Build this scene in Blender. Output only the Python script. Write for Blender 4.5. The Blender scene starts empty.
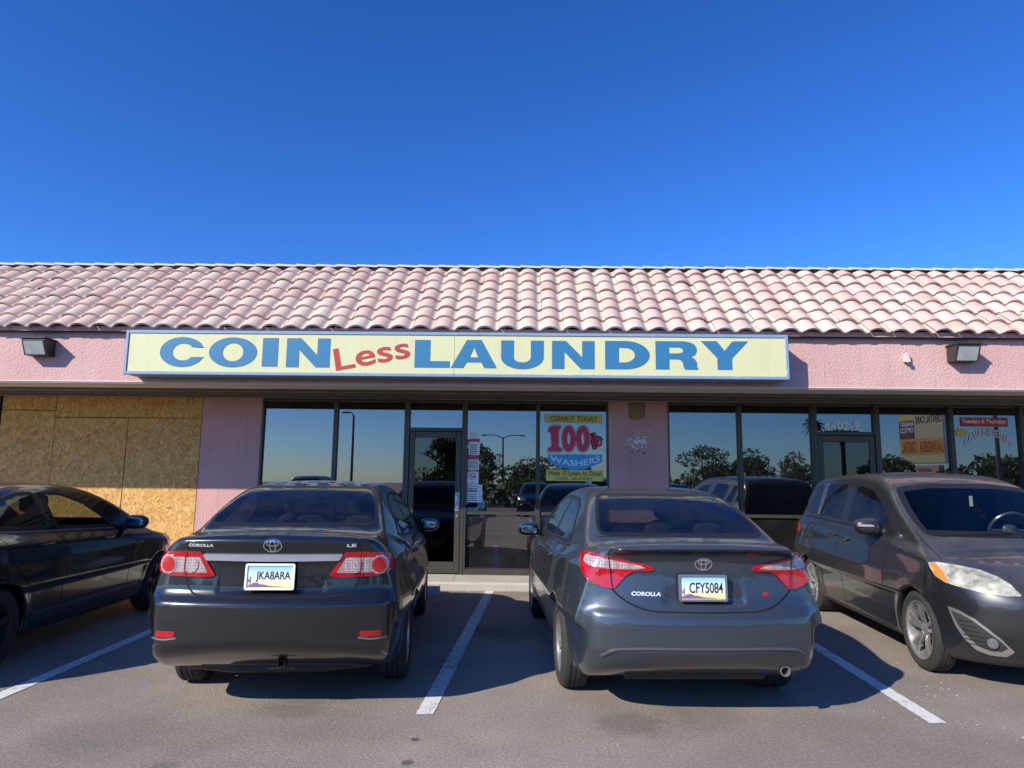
import math, random
import numpy as np

# ---------------------------------------------------------------- smooth implicit car bodies (pure numpy)
def curve(pts, sig=0.04, ext=True):
    xs = np.array([p[0] for p in pts], float); ys = np.array([p[1] for p in pts], float)
    h = 0.005; pad = 6*sig + .02
    g = np.arange(xs[0]-pad, xs[-1]+pad, h)
    v = np.interp(g, xs, ys)
    if ext:
        s0 = (ys[1]-ys[0])/(xs[1]-xs[0]); s1 = (ys[-1]-ys[-2])/(xs[-1]-xs[-2])
        v = np.where(g < xs[0], ys[0]+(g-xs[0])*s0, v); v = np.where(g > xs[-1], ys[-1]+(g-xs[-1])*s1, v)
    n = int(3*sig/h)+1; kx = np.arange(-n, n+1)*h; ker = np.exp(-.5*(kx/sig)**2); ker /= ker.sum()
    v2 = np.convolve(np.pad(v, n, mode='edge'), ker, mode='valid')
    return lambda q: np.interp(q, g, v2)

def smax(a, b, k):
    h = np.clip(.5+.5*(a-b)/k, 0, 1)
    return b+(a-b)*h+k*h*(1-h)
def smin(a, b, k): return -smax(-a, -b, k)

class Body:
    def __init__(s, sp):
        s.sp = sp; s.L = sp['L']
        s.S = curve(sp['side'], .018); s.Rr = curve(sp['rear'], .010); s.Ff = curve(sp['front'], .03)
        s.T = curve(sp['top'], .05); s.G = curve(sp['roof'], sp.get('rsig', .10)); s.Wg = curve(sp['gw'], .04)
        s.Pl = curve(sp['plan'], .12, False); s.Pg = curve(sp['gplan'], .12, False)
        s.wheels = sp['wheels']; s.cuts = sp.get('cuts', []); s.adds = sp.get('adds', [])
    def __call__(s, P):
        x, y, z = P[:, 0], P[:, 1], P[:, 2]; ax = np.sqrt(x*x+1e-6); sp = s.sp
        r_arch = sp['ra']
        wheels = s.wheels
        W = s.S(z)+s.Pl(y)
        for wy, wz in wheels:
            r = np.hypot(y-wy, z-wz)
            W = W+.012*np.exp(-((r-r_arch-.02)/.05)**2)
        dside = ax-W
        q = (ax/.88)
        drear = s.Rr(z)+sp['rbow']*q**2+sp.get('rbow4', .05)*q**6-y
        dfront = y-s.Ff(z)+sp['fbow']*q**2+sp.get('fbow4', .10)*q**6
        h = .02
        st = (s.T(y+h)-s.T(y-h))/(2*h)
        dtop = (z-(s.T(y)-sp.get('crown', .07)*ax**2))/np.sqrt(1+st*st)
        zb = sp['zb']+sp.get('ftuck', .10)*np.clip((y-s.L+.7)/.7, 0, 1)**2+sp.get('rtuck', .08)*np.clip((.6-y)/.6, 0, 1)**2
        dbot = zb-z
        lo = smax(dside, dtop, sp.get('kt', .09))
        lo = smax(lo, drear, sp.get('kr', .16)); lo = smax(lo, dfront, sp.get('kf', .16)); lo = smax(lo, dbot, .05)
        sg = (s.G(y+h)-s.G(y-h))/(2*h)
        gt = (z-(s.G(y)-sp.get('gcrown', .10)*ax**2))/np.sqrt(1+sg*sg)
        gs = (ax-(s.Wg(z)+s.Pg(y)))*.9
        gh = smax(gt, gs, sp.get('kg', .075))
        gh = smax(gh, .6-z, .02)
        gh = smax(gh, np.maximum(sp['roof'][0][0]-y, y-sp['roof'][-1][0]), .02)
        if sp.get('hatch'): gh = smax(gh, drear, .10)
        F = smin(lo, gh, sp.get('kb', .05))
        for c in s.adds: F = c(F, x, y, z)
        for wy, wz in wheels:
            r = np.hypot(y-wy, z-wz)-r_arch
            F = smax(F, -smax(r, .60-ax, .01), .012)
        for (cx, cy, cz, hx, hy, hz, rr, k) in s.cuts:
            dx = np.abs(x-cx)-hx+rr; dy = np.abs(y-cy)-hy+rr; dz = np.abs(z-cz)-hz+rr
            b = np.sqrt(np.maximum(dx, 0)**2+np.maximum(dy, 0)**2+np.maximum(dz, 0)**2)+np.minimum(np.maximum(dx, np.maximum(dy, dz)), 0)-rr
            F = smax(F, -b, k)
        return F
    def grad(s, P, e=.006):
        G = np.empty_like(P)
        for i in range(3):
            d = np.zeros(3); d[i] = e
            G[:, i] = (s(P+d)-s(P-d))/(2*e)
        return G
    def normal(s, P):
        g = s.grad(P); return g/np.maximum(np.linalg.norm(g, axis=1), 1e-9)[:, None]
    def shoot(s, O, D, tmax=4.0, n=400):
        O = np.asarray(O, float); D = np.asarray(D, float)
        if D.ndim == 1: D = np.tile(D, (len(O), 1))
        t = np.zeros(len(O)); f = s(O); bad = f <= 0; act = ~bad; lo = t.copy(); done = np.zeros(len(O), bool)
        for i in range(140):
            if not act.any(): break
            ai = np.where(act)[0]; lo[ai] = t[ai]
            t[ai] += np.maximum(.6*f[ai], .003); fn = s(O[ai]+D[ai]*t[ai][:, None]); f[ai] = fn
            hit = ai[fn <= 0]; done[hit] = True; act[hit] = False; act[ai[t[ai] > tmax]] = False
        h = np.where(done)[0]
        if len(h):
            a, b = lo[h], t[h]
            for _ in range(12):
                m = (a+b)/2; fm = s(O[h]+D[h]*m[:, None]); a = np.where(fm > 0, m, a); b = np.where(fm > 0, b, m)
            t[h] = (a+b)/2
        t[~done] = np.nan
        miss = np.isnan(t)
        t[miss] = np.nanmedian(t) if (~miss).any() else tmax/2
        return O+D*t[:, None]

def surface_nets(body, h):
    L = body.L
    gx = np.arange(-1.02, 1.02+h, h); gy = np.arange(-.12, L+.12+h, h); gz = np.arange(.08, body.sp['H']+.1, h)
    X, Y, Z = np.meshgrid(gx, gy, gz, indexing='ij'); sh = X.shape
    F = body(np.stack([X.ravel(), Y.ravel(), Z.ravel()], 1)).reshape(sh)
    ins = F < 0
    c = [ins[i:sh[0]-1+i, j:sh[1]-1+j, k:sh[2]-1+k] for i in (0, 1) for j in (0, 1) for k in (0, 1)]
    cnt = sum(a.astype(np.int8) for a in c); act = (cnt > 0) & (cnt < 8)
    idx = -np.ones(act.shape, np.int64); ai = np.argwhere(act); idx[act] = np.arange(len(ai))
    acc = np.zeros((len(ai), 3)); num = np.zeros(len(ai))
    for a0 in ((i, j, k) for i in (0, 1) for j in (0, 1) for k in (0, 1)):
        for d in range(3):
            if a0[d]: continue
            b0 = list(a0); b0[d] = 1
            fa = F[ai[:, 0]+a0[0], ai[:, 1]+a0[1], ai[:, 2]+a0[2]]; fb = F[ai[:, 0]+b0[0], ai[:, 1]+b0[1], ai[:, 2]+b0[2]]
            m = (fa < 0) != (fb < 0); t = np.where(m, fa/np.where(m, fa-fb, 1), 0)
            p = np.array(a0, float)[None, :].repeat(len(ai), 0); p[:, d] = t
            acc[m] += p[m]; num[m] += 1
    V = (ai+acc/num[:, None])*h+np.array([gx[0], gy[0], gz[0]])
    quads = []
    for d in range(3):
        a = [slice(None)]*3; b = [slice(None)]*3; a[d] = slice(0, -1); b[d] = slice(1, None)
        ch = ins[tuple(a)] != ins[tuple(b)]; e = np.argwhere(ch)
        u, v = [(1, 2), (2, 0), (0, 1)][d]
        ok = (e[:, u] > 0) & (e[:, v] > 0) & (e[:, u] < sh[u]-1) & (e[:, v] < sh[v]-1); e = e[ok]
        def cell(du, dv):
            q = e.copy(); q[:, u] -= du; q[:, v] -= dv
            return idx[q[:, 0], q[:, 1], q[:, 2]]
        Q = np.stack([cell(1, 1), cell(0, 1), cell(0, 0), cell(1, 0)], 1)
        fl = ~ins[e[:, 0], e[:, 1], e[:, 2]]
        Q[fl] = Q[fl][:, ::-1]
        quads.append(Q)
    Q = np.concatenate(quads)
    for _ in range(3):
        g = body.grad(V, .004); f = body(V); n2 = np.maximum((g*g).sum(1), .05)
        stp = -(f/n2)[:, None]*g; ln = np.linalg.norm(stp, axis=1); stp *= np.minimum(1, .6*h/np.maximum(ln, 1e-9))[:, None]
        V = V+stp
    return V, Q, body.normal(V)

def lip_add(y0, z0, hy, hz, xw):      # a soft ridge along the rear edge of the deck
    def f(F, x, y, z):
        d = np.sqrt(((y-y0-.10*(x/.88)**2)/hy)**2+((z-z0+.05*x**2)/hz)**2)-1
        return smin(F, smax(d*min(hy, hz), np.abs(x)-xw, .05), .05)
    return f

SPEC_BLACK = dict(L=4.54, H=1.53, ra=.345, zb=.22, rtuck=.24,
    side=[(.15, .76), (.25, .82), (.4, .858), (.58, .872), (.72, .880), (.80, .868), (.92, .862), (1.0, .84), (1.08, .79), (1.2, .72)],
    rear=[(.2, .20), (.30, .10), (.36, .035), (.45, .005), (.62, 0), (.72, .0), (.765, .045), (.80, .065), (.90, .075), (1.02, .075), (1.08, .06), (1.13, .03), (1.17, .05)],
    front=[(.2, 4.40), (.35, 4.52), (.55, 4.54), (.7, 4.50), (.85, 4.40), (1.0, 4.1)],
    top=[(0, 1.155), (.1, 1.165), (.5, 1.165), (.9, 1.10), (1.3, 1.03), (2.5, 1.0), (3.4, .985), (3.8, .95), (4.2, .86), (4.5, .74)],
    roof=[(.2, 1.06), (.48, 1.185), (.85, 1.37), (1.15, 1.475), (1.6, 1.515), (2.1, 1.52), (2.5, 1.49), (2.9, 1.38), (3.3, 1.18), (3.65, .98)],
    gw=[(.9, .815), (1.05, .76), (1.15, .715), (1.3, .635), (1.42, .565), (1.5, .51)],
    plan=[(0, -.115), (.3, -.05), (.8, -.02), (1.5, -.015), (3.2, -.015), (3.9, -.04), (4.3, -.10), (4.54, -.17)],
    gplan=[(0, -.10), (.5, -.04), (1.1, 0), (3.0, 0), (3.6, -.06)],
    rbow=.10, rbow4=.07, fbow=.22, fbow4=.12, wheels=[(1.0, .315), (3.60, .315)], kr=.09, gcrown=.07, kt=.085,
    cuts=[(0, 0.0, .885, .36, .085, .10, .03, .02)])
SPEC_BLUE = dict(L=4.64, H=1.51, ra=.355, zb=.20, rtuck=.22,
    side=[(.15, .77), (.25, .83), (.4, .862), (.55, .866), (.68, .874), (.78, .876), (.86, .864), (.96, .85), (1.03, .815), (1.1, .76), (1.2, .70)],
    rear=[(.2, .20), (.28, .11), (.34, .05), (.42, .02), (.46, .0), (.62, 0), (.68, .01), (.72, .045), (.80, .07), (.92, .09), (1.0, .095), (1.05, .085), (1.09, .055), (1.12, .05)],
    front=[(.2, 4.50), (.35, 4.62), (.55, 4.64), (.7, 4.58), (.85, 4.46), (1.0, 4.1)],
    top=[(0, 1.125), (.1, 1.13), (.5, 1.12), (.9, 1.07), (1.3, 1.02), (2.5, .985), (3.4, .975), (3.9, .93), (4.3, .84), (4.55, .74)],
    roof=[(.2, 1.02), (.48, 1.14), (.85, 1.31), (1.2, 1.44), (1.6, 1.49), (2.1, 1.503), (2.6, 1.465), (3.0, 1.34), (3.4, 1.15), (3.75, .97)],
    gw=[(.9, .82), (1.05, .765), (1.15, .72), (1.3, .645), (1.4, .585), (1.48, .53)],
    plan=[(0, -.13), (.3, -.065), (.8, -.02), (1.5, -.005), (3.2, -.005), (4.0, -.03), (4.4, -.09), (4.64, -.16)],
    gplan=[(0, -.10), (.5, -.03), (1.1, 0), (3.0, 0), (3.7, -.06)],
    rbow=.13, rbow4=.09, fbow=.24, fbow4=.12, wheels=[(.97, .32), (3.67, .32)], kr=.09, gcrown=.07, kt=.08,
    adds=[lip_add(.065, 1.112, .06, .022, .60)],
    cuts=[(0, 0.0, .865, .27, .088, .115, .03, .025)])
SPEC_LEFT = dict(L=4.53, H=1.49, ra=.35, zb=.19,
    side=[(.15, .77), (.25, .83), (.4, .855), (.55, .862), (.68, .872), (.80, .882), (.88, .868), (.98, .85), (1.05, .80), (1.15, .73)],
    rear=[(.2, .16), (.35, .03), (.55, 0), (.7, .02), (.9, .08), (1.1, .05)],
    front=[(.2, 4.42), (.35, 4.52), (.55, 4.53), (.7, 4.48), (.85, 4.34), (1.0, 4.0)],
    top=[(0, 1.12), (.5, 1.12), (1.0, 1.06), (2.0, 1.02), (3.0, .985), (3.5, .965), (3.9, .905), (4.25, .80), (4.5, .66)],
    roof=[(.2, 1.06), (.6, 1.24), (1.1, 1.41), (1.6, 1.475), (2.1, 1.48), (2.5, 1.44), (2.9, 1.32), (3.3, 1.14), (3.7, .94)],
    gw=[(.9, .81), (1.02, .765), (1.15, .71), (1.3, .63), (1.4, .57), (1.48, .52)],
    plan=[(0, -.10), (.4, -.03), (.9, 0), (3.2, 0), (3.8, -.03), (4.25, -.10), (4.53, -.20)],
    gplan=[(0, -.10), (.5, -.04), (1.1, 0), (3.0, 0), (3.7, -.06)],
    rbow=.12, rbow4=.08, fbow=.30, fbow4=.16, wheels=[(.96, .32), (3.66, .32)], kt=.075)
SPEC_VAN = dict(L=4.585, H=1.69, ra=.347, zb=.18, ftuck=.03, kf=.12, hatch=True,
    side=[(.15, .78), (.25, .83), (.4, .852), (.55, .862), (.70, .872), (.82, .868), (.95, .862), (1.05, .845), (1.12, .82), (1.25, .76)],
    rear=[(.2, .16), (.35, .03), (.55, 0), (.7, .0), (.8, .05), (1.1, .09), (1.3, .17), (1.5, .28), (1.6, .38)],
    front=[(.2, 4.40), (.30, 4.50), (.45, 4.575), (.65, 4.585), (.78, 4.54), (.9, 4.42), (1.02, 4.15)],
    top=[(0, 1.16), (1.5, 1.14), (2.5, 1.10), (3.2, 1.06), (3.6, 1.035), (3.95, .98), (4.25, .905), (4.45, .82), (4.585, .74)],
    roof=[(-.2, 1.52), (.2, 1.575), (.6, 1.64), (1.2, 1.672), (1.9, 1.682), (2.4, 1.662), (2.75, 1.575), (3.1, 1.40), (3.5, 1.20), (3.85, 1.03)],
    gw=[(1.0, .845), (1.12, .80), (1.25, .75), (1.4, .69), (1.53, .63), (1.62, .585)],
    plan=[(0, -.10), (.4, -.03), (.9, 0), (3.3, 0), (3.9, -.0), (4.25, -.04), (4.585, -.14)],
    gplan=[(0, -.10), (.5, -.03), (1.1, 0), (3.0, 0), (3.8, -.07)],
    rbow=.12, rbow4=.06, fbow=.32, fbow4=.13, wheels=[(.905, .325), (3.655, .325)], kt=.08, kb=.05, kg=.07, crown=.06)
import bpy, bmesh
from mathutils import Vector, Matrix
from mathutils.geometry import delaunay_2d_cdt, tessellate_polygon
random.seed(7); RNG = np.random.default_rng(7)
scene = bpy.context.scene
COL = scene.collection
R = math.radians

# ---------------------------------------------------------------- scene helpers
def link(o, parent=None):
    COL.objects.link(o)
    if parent is not None: o.parent = parent
    return o
def tag(o, label=None, cat=None, group=None, kind=None):
    if label: o['label'] = label
    if cat: o['category'] = cat
    if group: o['group'] = group
    if kind: o['kind'] = kind
    return o
def empty(name, loc=(0, 0, 0), rz=0, parent=None):
    o = bpy.data.objects.new(name, None); o.location = loc; o.rotation_euler = (0, 0, rz); o.empty_display_size = .2
    return link(o, parent)
def add_mesh(name, V, F, mats, parent=None, smooth=False, midx=None, flat=None, normals=None):
    me = bpy.data.meshes.new(name)
    me.from_pydata([tuple(map(float, v)) for v in V], [], [tuple(int(i) for i in f) for f in F])
    if not isinstance(mats, (list, tuple)): mats = [mats]
    for m in mats: me.materials.append(m)
    if midx is not None: me.polygons.foreach_set('material_index', [int(i) for i in midx])
    if smooth:
        fl = [True]*len(me.polygons)
        if flat is not None:
            for i in flat: fl[i] = False
        me.polygons.foreach_set('use_smooth', fl)
    me.update()
    if normals is not None: me.normals_split_custom_set_from_vertices([tuple(map(float, n)) for n in normals])
    return link(bpy.data.objects.new(name, me), parent)

class MB:
    def __init__(s): s.V = []; s.F = []; s.M = []; s.mi = 0
    def add(s, V, F):
        b = len(s.V); s.V += [tuple(v) for v in V]; s.F += [tuple(i+b for i in f) for f in F]; s.M += [s.mi]*len(F); return s
    def box(s, x0, x1, y0, y1, z0, z1):
        V = [(x, y, z) for x in (x0, x1) for y in (y0, y1) for z in (z0, z1)]
        return s.add(V, [(0, 1, 3, 2), (4, 6, 7, 5), (0, 4, 5, 1), (2, 3, 7, 6), (0, 2, 6, 4), (1, 5, 7, 3)])
    def bbox(s, x0, x1, y0, y1, z0, z1, b=.01):      # bevelled box
        V = []; cs = []
        for x, sx in ((x0, 1), (x1, -1)):
            for y, sy in ((y0, 1), (y1, -1)):
                for z, sz in ((z0, 1), (z1, -1)):
                    cs.append(len(V)); V += [(x+sx*b, y+sy*b, z), (x+sx*b, y, z+sz*b), (x, y+sy*b, z+sz*b)]
        bm = bmesh.new(); vs = [bm.verts.new(v) for v in V]; r = bmesh.ops.convex_hull(bm, input=vs); bm.normal_update()
        bm.verts.index_update(); W = [tuple(v.co) for v in bm.verts]; F = [tuple(v.index for v in f.verts) for f in bm.faces]; bm.free()
        return s.add(W, F)
    def prism(s, poly, axis, a, b):                   # poly in the two other axes (cyclic order), extruded a..b
        n = len(poly)
        def mk(p, t): return {'x': (t, p[0], p[1]), 'y': (p[0], t, p[1]), 'z': (p[0], p[1], t)}[axis]
        V = [mk(p, a) for p in poly]+[mk(p, b) for p in poly]
        return s.add(V, [tuple(range(n)), tuple(range(2*n-1, n-1, -1))]+[(i, (i+1) % n, n+(i+1) % n, n+i) for i in range(n)])
    def tube(s, path, r, n=10, cap=True):
        P = [Vector(p) for p in path]; rs = r if isinstance(r, (list, tuple)) else [r]*len(P)
        V = []; F = []; up = Vector((0, 0, 1))
        for i, p in enumerate(P):
            t = (P[min(i+1, len(P)-1)]-P[max(i-1, 0)]).normalized()
            a = t.cross(up)
            if a.length < .05: a = t.cross(Vector((1, 0, 0)))
            a.normalize(); b = t.cross(a)
            for k in range(n):
                th = 2*math.pi*k/n; V.append(p+(a*math.cos(th)+b*math.sin(th))*rs[i])
        for i in range(len(P)-1):
            for k in range(n): F.append((i*n+k, i*n+(k+1) % n, (i+1)*n+(k+1) % n, (i+1)*n+k))
        if cap: F += [tuple(range(n)), tuple(range(len(P)*n-1, len(P)*n-n-1, -1))]
        return s.add(V, F)
    def lathe_x(s, prof, c=(0, 0, 0), n=40, closed=False):   # prof: (x, r) about the x axis
        V = []; F = []; m = len(prof)
        for k in range(n):
            th = 2*math.pi*k/n
            for x, r in prof: V.append((c[0]+x, c[1]+r*math.cos(th), c[2]+r*math.sin(th)))
        for k in range(n):
            k2 = (k+1) % n
            for i in range(m-1 if not closed else m): j = (i+1) % m; F.append((k*m+i, k*m+j, k2*m+j, k2*m+i))
        return s.add(V, F)
    def superel(s, c, rad, e=2.5, nu=20, nv=12, f=None):
        def sp(v, p): return math.copysign(abs(v)**p, v)
        V = []; F = []; p = 2/e
        for j in range(nv+1):
            ph = -math.pi/2+math.pi*j/nv
            for i in range(nu):
                th = 2*math.pi*i/nu
                v = [rad[0]*sp(math.cos(ph), p)*sp(math.cos(th), p), rad[1]*sp(math.cos(ph), p)*sp(math.sin(th), p), rad[2]*sp(math.sin(ph), p)]
                if f: v = f(v)
                V.append((c[0]+v[0], c[1]+v[1], c[2]+v[2]))
        for j in range(nv):
            for i in range(nu): F.append((j*nu+i, j*nu+(i+1) % nu, (j+1)*nu+(i+1) % nu, (j+1)*nu+i))
        return s.add(V, F)
    def build(s, name, mat, parent=None, smooth=False, sharp=35):
        o = add_mesh(name, s.V, s.F, mat, parent, smooth, s.M)
        bm = bmesh.new(); bm.from_mesh(o.data); bmesh.ops.recalc_face_normals(bm, faces=bm.faces)
        bm.to_mesh(o.data); bm.free()
        if smooth: o.data.set_sharp_from_angle(angle=R(sharp))
        return o

# ---------------------------------------------------------------- material helpers
class NT:
    def __init__(s, name):
        s.m = bpy.data.materials.new(name); s.m.use_nodes = True; s.t = s.m.node_tree; s.t.nodes.clear()
        s.out = s.n('ShaderNodeOutputMaterial')
    def n(s, typ, **kw):
        x = s.t.nodes.new(typ)
        for k, v in kw.items():
            if k in x.inputs: s.set(x.inputs[k], v)
            else: setattr(x, k, v)
        return x
    def set(s, inp, v):
        if isinstance(v, bpy.types.NodeSocket): s.t.links.new(v, inp)
        else: inp.default_value = v
    def math(s, op, a, b=0., c=None, clamp=False):
        x = s.n('ShaderNodeMath', operation=op); x.use_clamp = clamp; s.set(x.inputs[0], a); s.set(x.inputs[1], b)
        if c is not None: s.set(x.inputs[2], c)
        return x.outputs[0]
    def mix(s, f, a, b, mode='MIX'):
        x = s.n('ShaderNodeMix', data_type='RGBA', blend_type=mode); s.set(x.inputs[0], f); s.set(x.inputs[6], c4(a)); s.set(x.inputs[7], c4(b)); return x.outputs[2]
    def ramp(s, f, stops, interp='LINEAR'):
        x = s.n('ShaderNodeValToRGB'); x.color_ramp.interpolation = interp; s.set(x.inputs[0], f); e = x.color_ramp.elements
        while len(e) < len(stops): e.new(.5)
        for i, (p, c) in enumerate(stops): e[i].position = p; e[i].color = c4(c) if not isinstance(c, (int, float)) else (c, c, c, 1)
        return x.outputs[0]
    def noise(s, scale, vec=None, detail=4, rough=.55, out=0):
        x = s.n('ShaderNodeTexNoise'); x.inputs['Scale'].default_value = scale; x.inputs['Detail'].default_value = detail; x.inputs['Roughness'].default_value = rough
        s.set(x.inputs['Vector'], vec if vec is not None else s.obj()); return x.outputs[out]
    def voro(s, scale, vec=None, feat='F1', out='Distance', rnd=1.):
        x = s.n('ShaderNodeTexVoronoi', feature=feat); x.inputs['Scale'].default_value = scale; x.inputs['Randomness'].default_value = rnd
        s.set(x.inputs['Vector'], vec if vec is not None else s.obj()); return x.outputs[out]
    def obj(s):
        if not hasattr(s, '_tc'): s._tc = s.n('ShaderNodeTexCoord')
        return s._tc.outputs['Object']
    def mapping(s, vec, loc=(0, 0, 0), rot=(0, 0, 0), sc=(1, 1, 1)):
        x = s.n('ShaderNodeMapping'); s.set(x.inputs[0], vec); x.inputs[1].default_value = loc; x.inputs[2].default_value = rot; x.inputs[3].default_value = sc; return x.outputs[0]
    def xyz(s, vec=None):
        x = s.n('ShaderNodeSeparateXYZ'); s.set(x.inputs[0], vec if vec is not None else s.obj()); return x.outputs
    def schlick(s, f0=.04):
        g = s.n('ShaderNodeNewGeometry'); v = s.n('ShaderNodeVectorMath', operation='DOT_PRODUCT'); s.set(v.inputs[0], g.outputs['Normal']); s.set(v.inputs[1], g.outputs['Incoming'])
        c = s.math('SUBTRACT', 1., s.math('ABSOLUTE', v.outputs['Value']), clamp=True); return s.math('MULTIPLY_ADD', s.math('POWER', c, 5.), 1-f0, f0)
    def bump(s, h, strength=.3, dist=.01, normal=None):
        x = s.n('ShaderNodeBump'); x.inputs['Strength'].default_value = strength; x.inputs['Distance'].default_value = dist; s.set(x.inputs['Height'], h)
        if normal is not None: s.set(x.inputs['Normal'], normal)
        return x.outputs[0]
    def pbr(s, col, rough=.6, metal=0., **kw):
        x = s.n('ShaderNodeBsdfPrincipled'); s.set(x.inputs['Base Color'], c4(col)); s.set(x.inputs['Roughness'], rough); s.set(x.inputs['Metallic'], metal)
        for k, v in kw.items(): s.set(x.inputs[k.replace('_', ' ')], c4(v) if k.endswith('Color') or k.endswith('Tint') else v)
        return x.outputs[0]
    def done(s, sh): s.t.links.new(sh, s.out.inputs[0]); return s.m
def c4(c):
    if isinstance(c, bpy.types.NodeSocket): return c
    return (c[0], c[1], c[2], 1.) if len(c) == 3 else tuple(c)

def simple(name, col, rough=.6, metal=0., var=.12, nscale=8, bump=0., bscale=80, **kw):
    t = NT(name); n = t.noise(nscale)
    c = t.mix(n, tuple(v*(1-var) for v in col), tuple(min(1, v*(1+var)) for v in col))
    if bump: kw['Normal'] = t.bump(t.noise(bscale), bump, .004)
    return t.done(t.pbr(c, rough, metal, **kw))

M = {}
def mats():
    # --- ground
    t = NT('asphalt'); o = t.obj()
    fine = t.noise(180, o, 3, .7); mid = t.noise(2.2, o, 5, .6); big = t.noise(.45, t.mapping(o, (3, 1, 0)), 4, .6); agg = t.voro(95, o)
    x, y, z = t.xyz(o)
    c = t.mix(t.ramp(big, [(.38, 0), (.62, 1)]), (.27, .215, .172), (.43, .352, .288))
    c = t.mix(t.math('MULTIPLY', t.ramp(mid, [(.35, 0), (.75, 1)]), .45), c, (.20, .163, .133))
    c = t.mix(t.ramp(agg, [(.0, .4), (.25, 0)]), c, (.55, .50, .46))
    c = t.mix(t.math('MULTIPLY', t.ramp(fine, [(.42, 1), (.60, 0)]), .50), c, (.13, .115, .105))
    gr = t.noise(46, o, 3, .7); c = t.mix(t.math('MULTIPLY', t.ramp(gr, [(.36, 1), (.50, 0)]), .35), c, (.12, .105, .095)); c = t.mix(t.math('MULTIPLY', t.ramp(gr, [(.54, 0), (.66, 1)]), .30), c, (.52, .47, .42))
    sp = t.voro(9, o, out='Distance'); sm = t.noise(.8, t.mapping(o, (9, 4, 2)), 3)
    c = t.mix(t.math('MULTIPLY', t.ramp(sp, [(.045, 1), (.075, 0)]), t.ramp(sm, [(.56, 0), (.66, .7)])), c, (.42, .41, .40))
    crk = t.voro(.55, t.mapping(o, sc=(1, 1, .2)), 'DISTANCE_TO_EDGE')
    crk2 = t.math('MULTIPLY', t.ramp(crk, [(.0, 1), (.006, 0)]), t.ramp(t.noise(.9, o, 2), [(.58, 0), (.7, .45)]))
    c = t.mix(crk2, c, (.045, .042, .04))
    for (sx, sy, r, k) in [(-.63, 4.36, .035, .85), (-.62, 4.02, .045, .75), (-1.9, 3.9, .10, .3), (-1.55, 4.9, .30, .28), (1.2, 4.9, .35, .25), (-.2, 7.4, .5, .5), (-2.5, 4.35, .5, .2), (.7, 4.7, .28, .35)]:
        dx = t.math('SUBTRACT', x, sx); dy = t.math('SUBTRACT', y, sy)
        d = t.math('SQRT', t.math('ADD', t.math('MULTIPLY', dx, dx), t.math('MULTIPLY', dy, dy)))
        d = t.math('ADD', d, t.math('MULTIPLY', t.math('SUBTRACT', t.noise(14, o, 3), .5), r*.9))
        f = t.math('MULTIPLY', t.math('SUBTRACT', 1., t.math('DIVIDE', d, r), clamp=True), k*2.0, clamp=True)
        c = t.mix(t.math('MINIMUM', f, k), c, (.055, .05, .048))
    for (cx, cy, r) in [(-1.3, 6.5, 1.55), (1.4, 10.2, 4.1)]:        # tyre arcs
        dx = t.math('SUBTRACT', x, cx); dy = t.math('SUBTRACT', y, cy)
        d = t.math('ABSOLUTE', t.math('SUBTRACT', t.math('SQRT', t.math('ADD', t.math('MULTIPLY', dx, dx), t.math('MULTIPLY', dy, dy))), r))
        c = t.mix(t.math('MULTIPLY', t.math('SUBTRACT', 1., t.math('DIVIDE', d, .035), clamp=True), .22), c, (.34, .32, .30))
    h = t.math('ADD', t.math('MULTIPLY', fine, .6), t.math('MULTIPLY', t.math('SUBTRACT', 1., agg), .5))
    M['asphalt'] = t.done(t.pbr(c, .88, Normal=t.bump(t.math('ADD', h, t.math('MULTIPLY', gr, 1.0)), .5, .007)))
    t = NT('line_paint'); o = t.obj()
    w = t.math('ADD', t.math('ADD', t.math('MULTIPLY', t.noise(11, o, 5, .7), .55), t.math('MULTIPLY', t.noise(60, o, 4, .7), .28)), t.math('MULTIPLY', t.noise(1.1, o, 3), .22))
    c = t.mix(t.ramp(w, [(.53, 0), (.62, 1)]), (.70, .685, .65), (.34, .30, .265))
    M['paint'] = t.done(t.pbr(c, .8, Normal=t.bump(t.noise(170, o, 3), .4, .004)))
    t = NT('concrete'); o = t.obj()
    c = t.mix(t.noise(3, o, 6, .65), (.36, .33, .29), (.52, .49, .44)); c = t.mix(t.ramp(t.noise(30, o, 4), [(.55, 0), (.75, .5)]), c, (.22, .2, .18))
    M['concrete'] = t.done(t.pbr(c, .9, Normal=t.bump(t.noise(90, o, 4), .4, .004)))
    # --- building
    def stucco(name, a, b, dirt=.25):
        t = NT(name); o = t.obj()
        c = t.mix(t.ramp(t.noise(1.4, o, 5, .6), [(.3, 0), (.7, 1)]), a, b)
        st = t.noise(1.5, t.mapping(o, sc=(5, 5, .35)), 5, .7)
        c = t.mix(t.math('MULTIPLY', t.ramp(st, [(.52, 0), (.8, 1)]), dirt), c, (.30, .18, .14))
        lump = t.noise(36, o, 4, .55); f2 = t.noise(110, o, 2)
        h = t.math('ADD', t.ramp(lump, [(.42, 0), (.58, 1)]), t.math('MULTIPLY', f2, .35))
        c = t.mix(t.math('MULTIPLY', t.ramp(lump, [(.40, 1), (.55, 0)]), .16), c, tuple(v*.75 for v in a))
        return t.done(t.pbr(c, .9, Normal=t.bump(h, .45, .008)))
    M['stucco'] = stucco('pink_stucco', (.57, .335, .315), (.63, .40, .375), .5)
    M['stucco_wall'] = stucco('pink_wall_stucco', (.56, .30, .285), (.64, .37, .345), .5)
    t = NT('clay_tile'); o = t.obj(); at = t.n('ShaderNodeAttribute'); at.attribute_name = 'tint'
    c = t.ramp(at.outputs['Fac'], [(0, (.53, .36, .31)), (.35, (.57, .41, .35)), (.65, (.60, .455, .39)), (1, (.60, .49, .41))])
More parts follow.
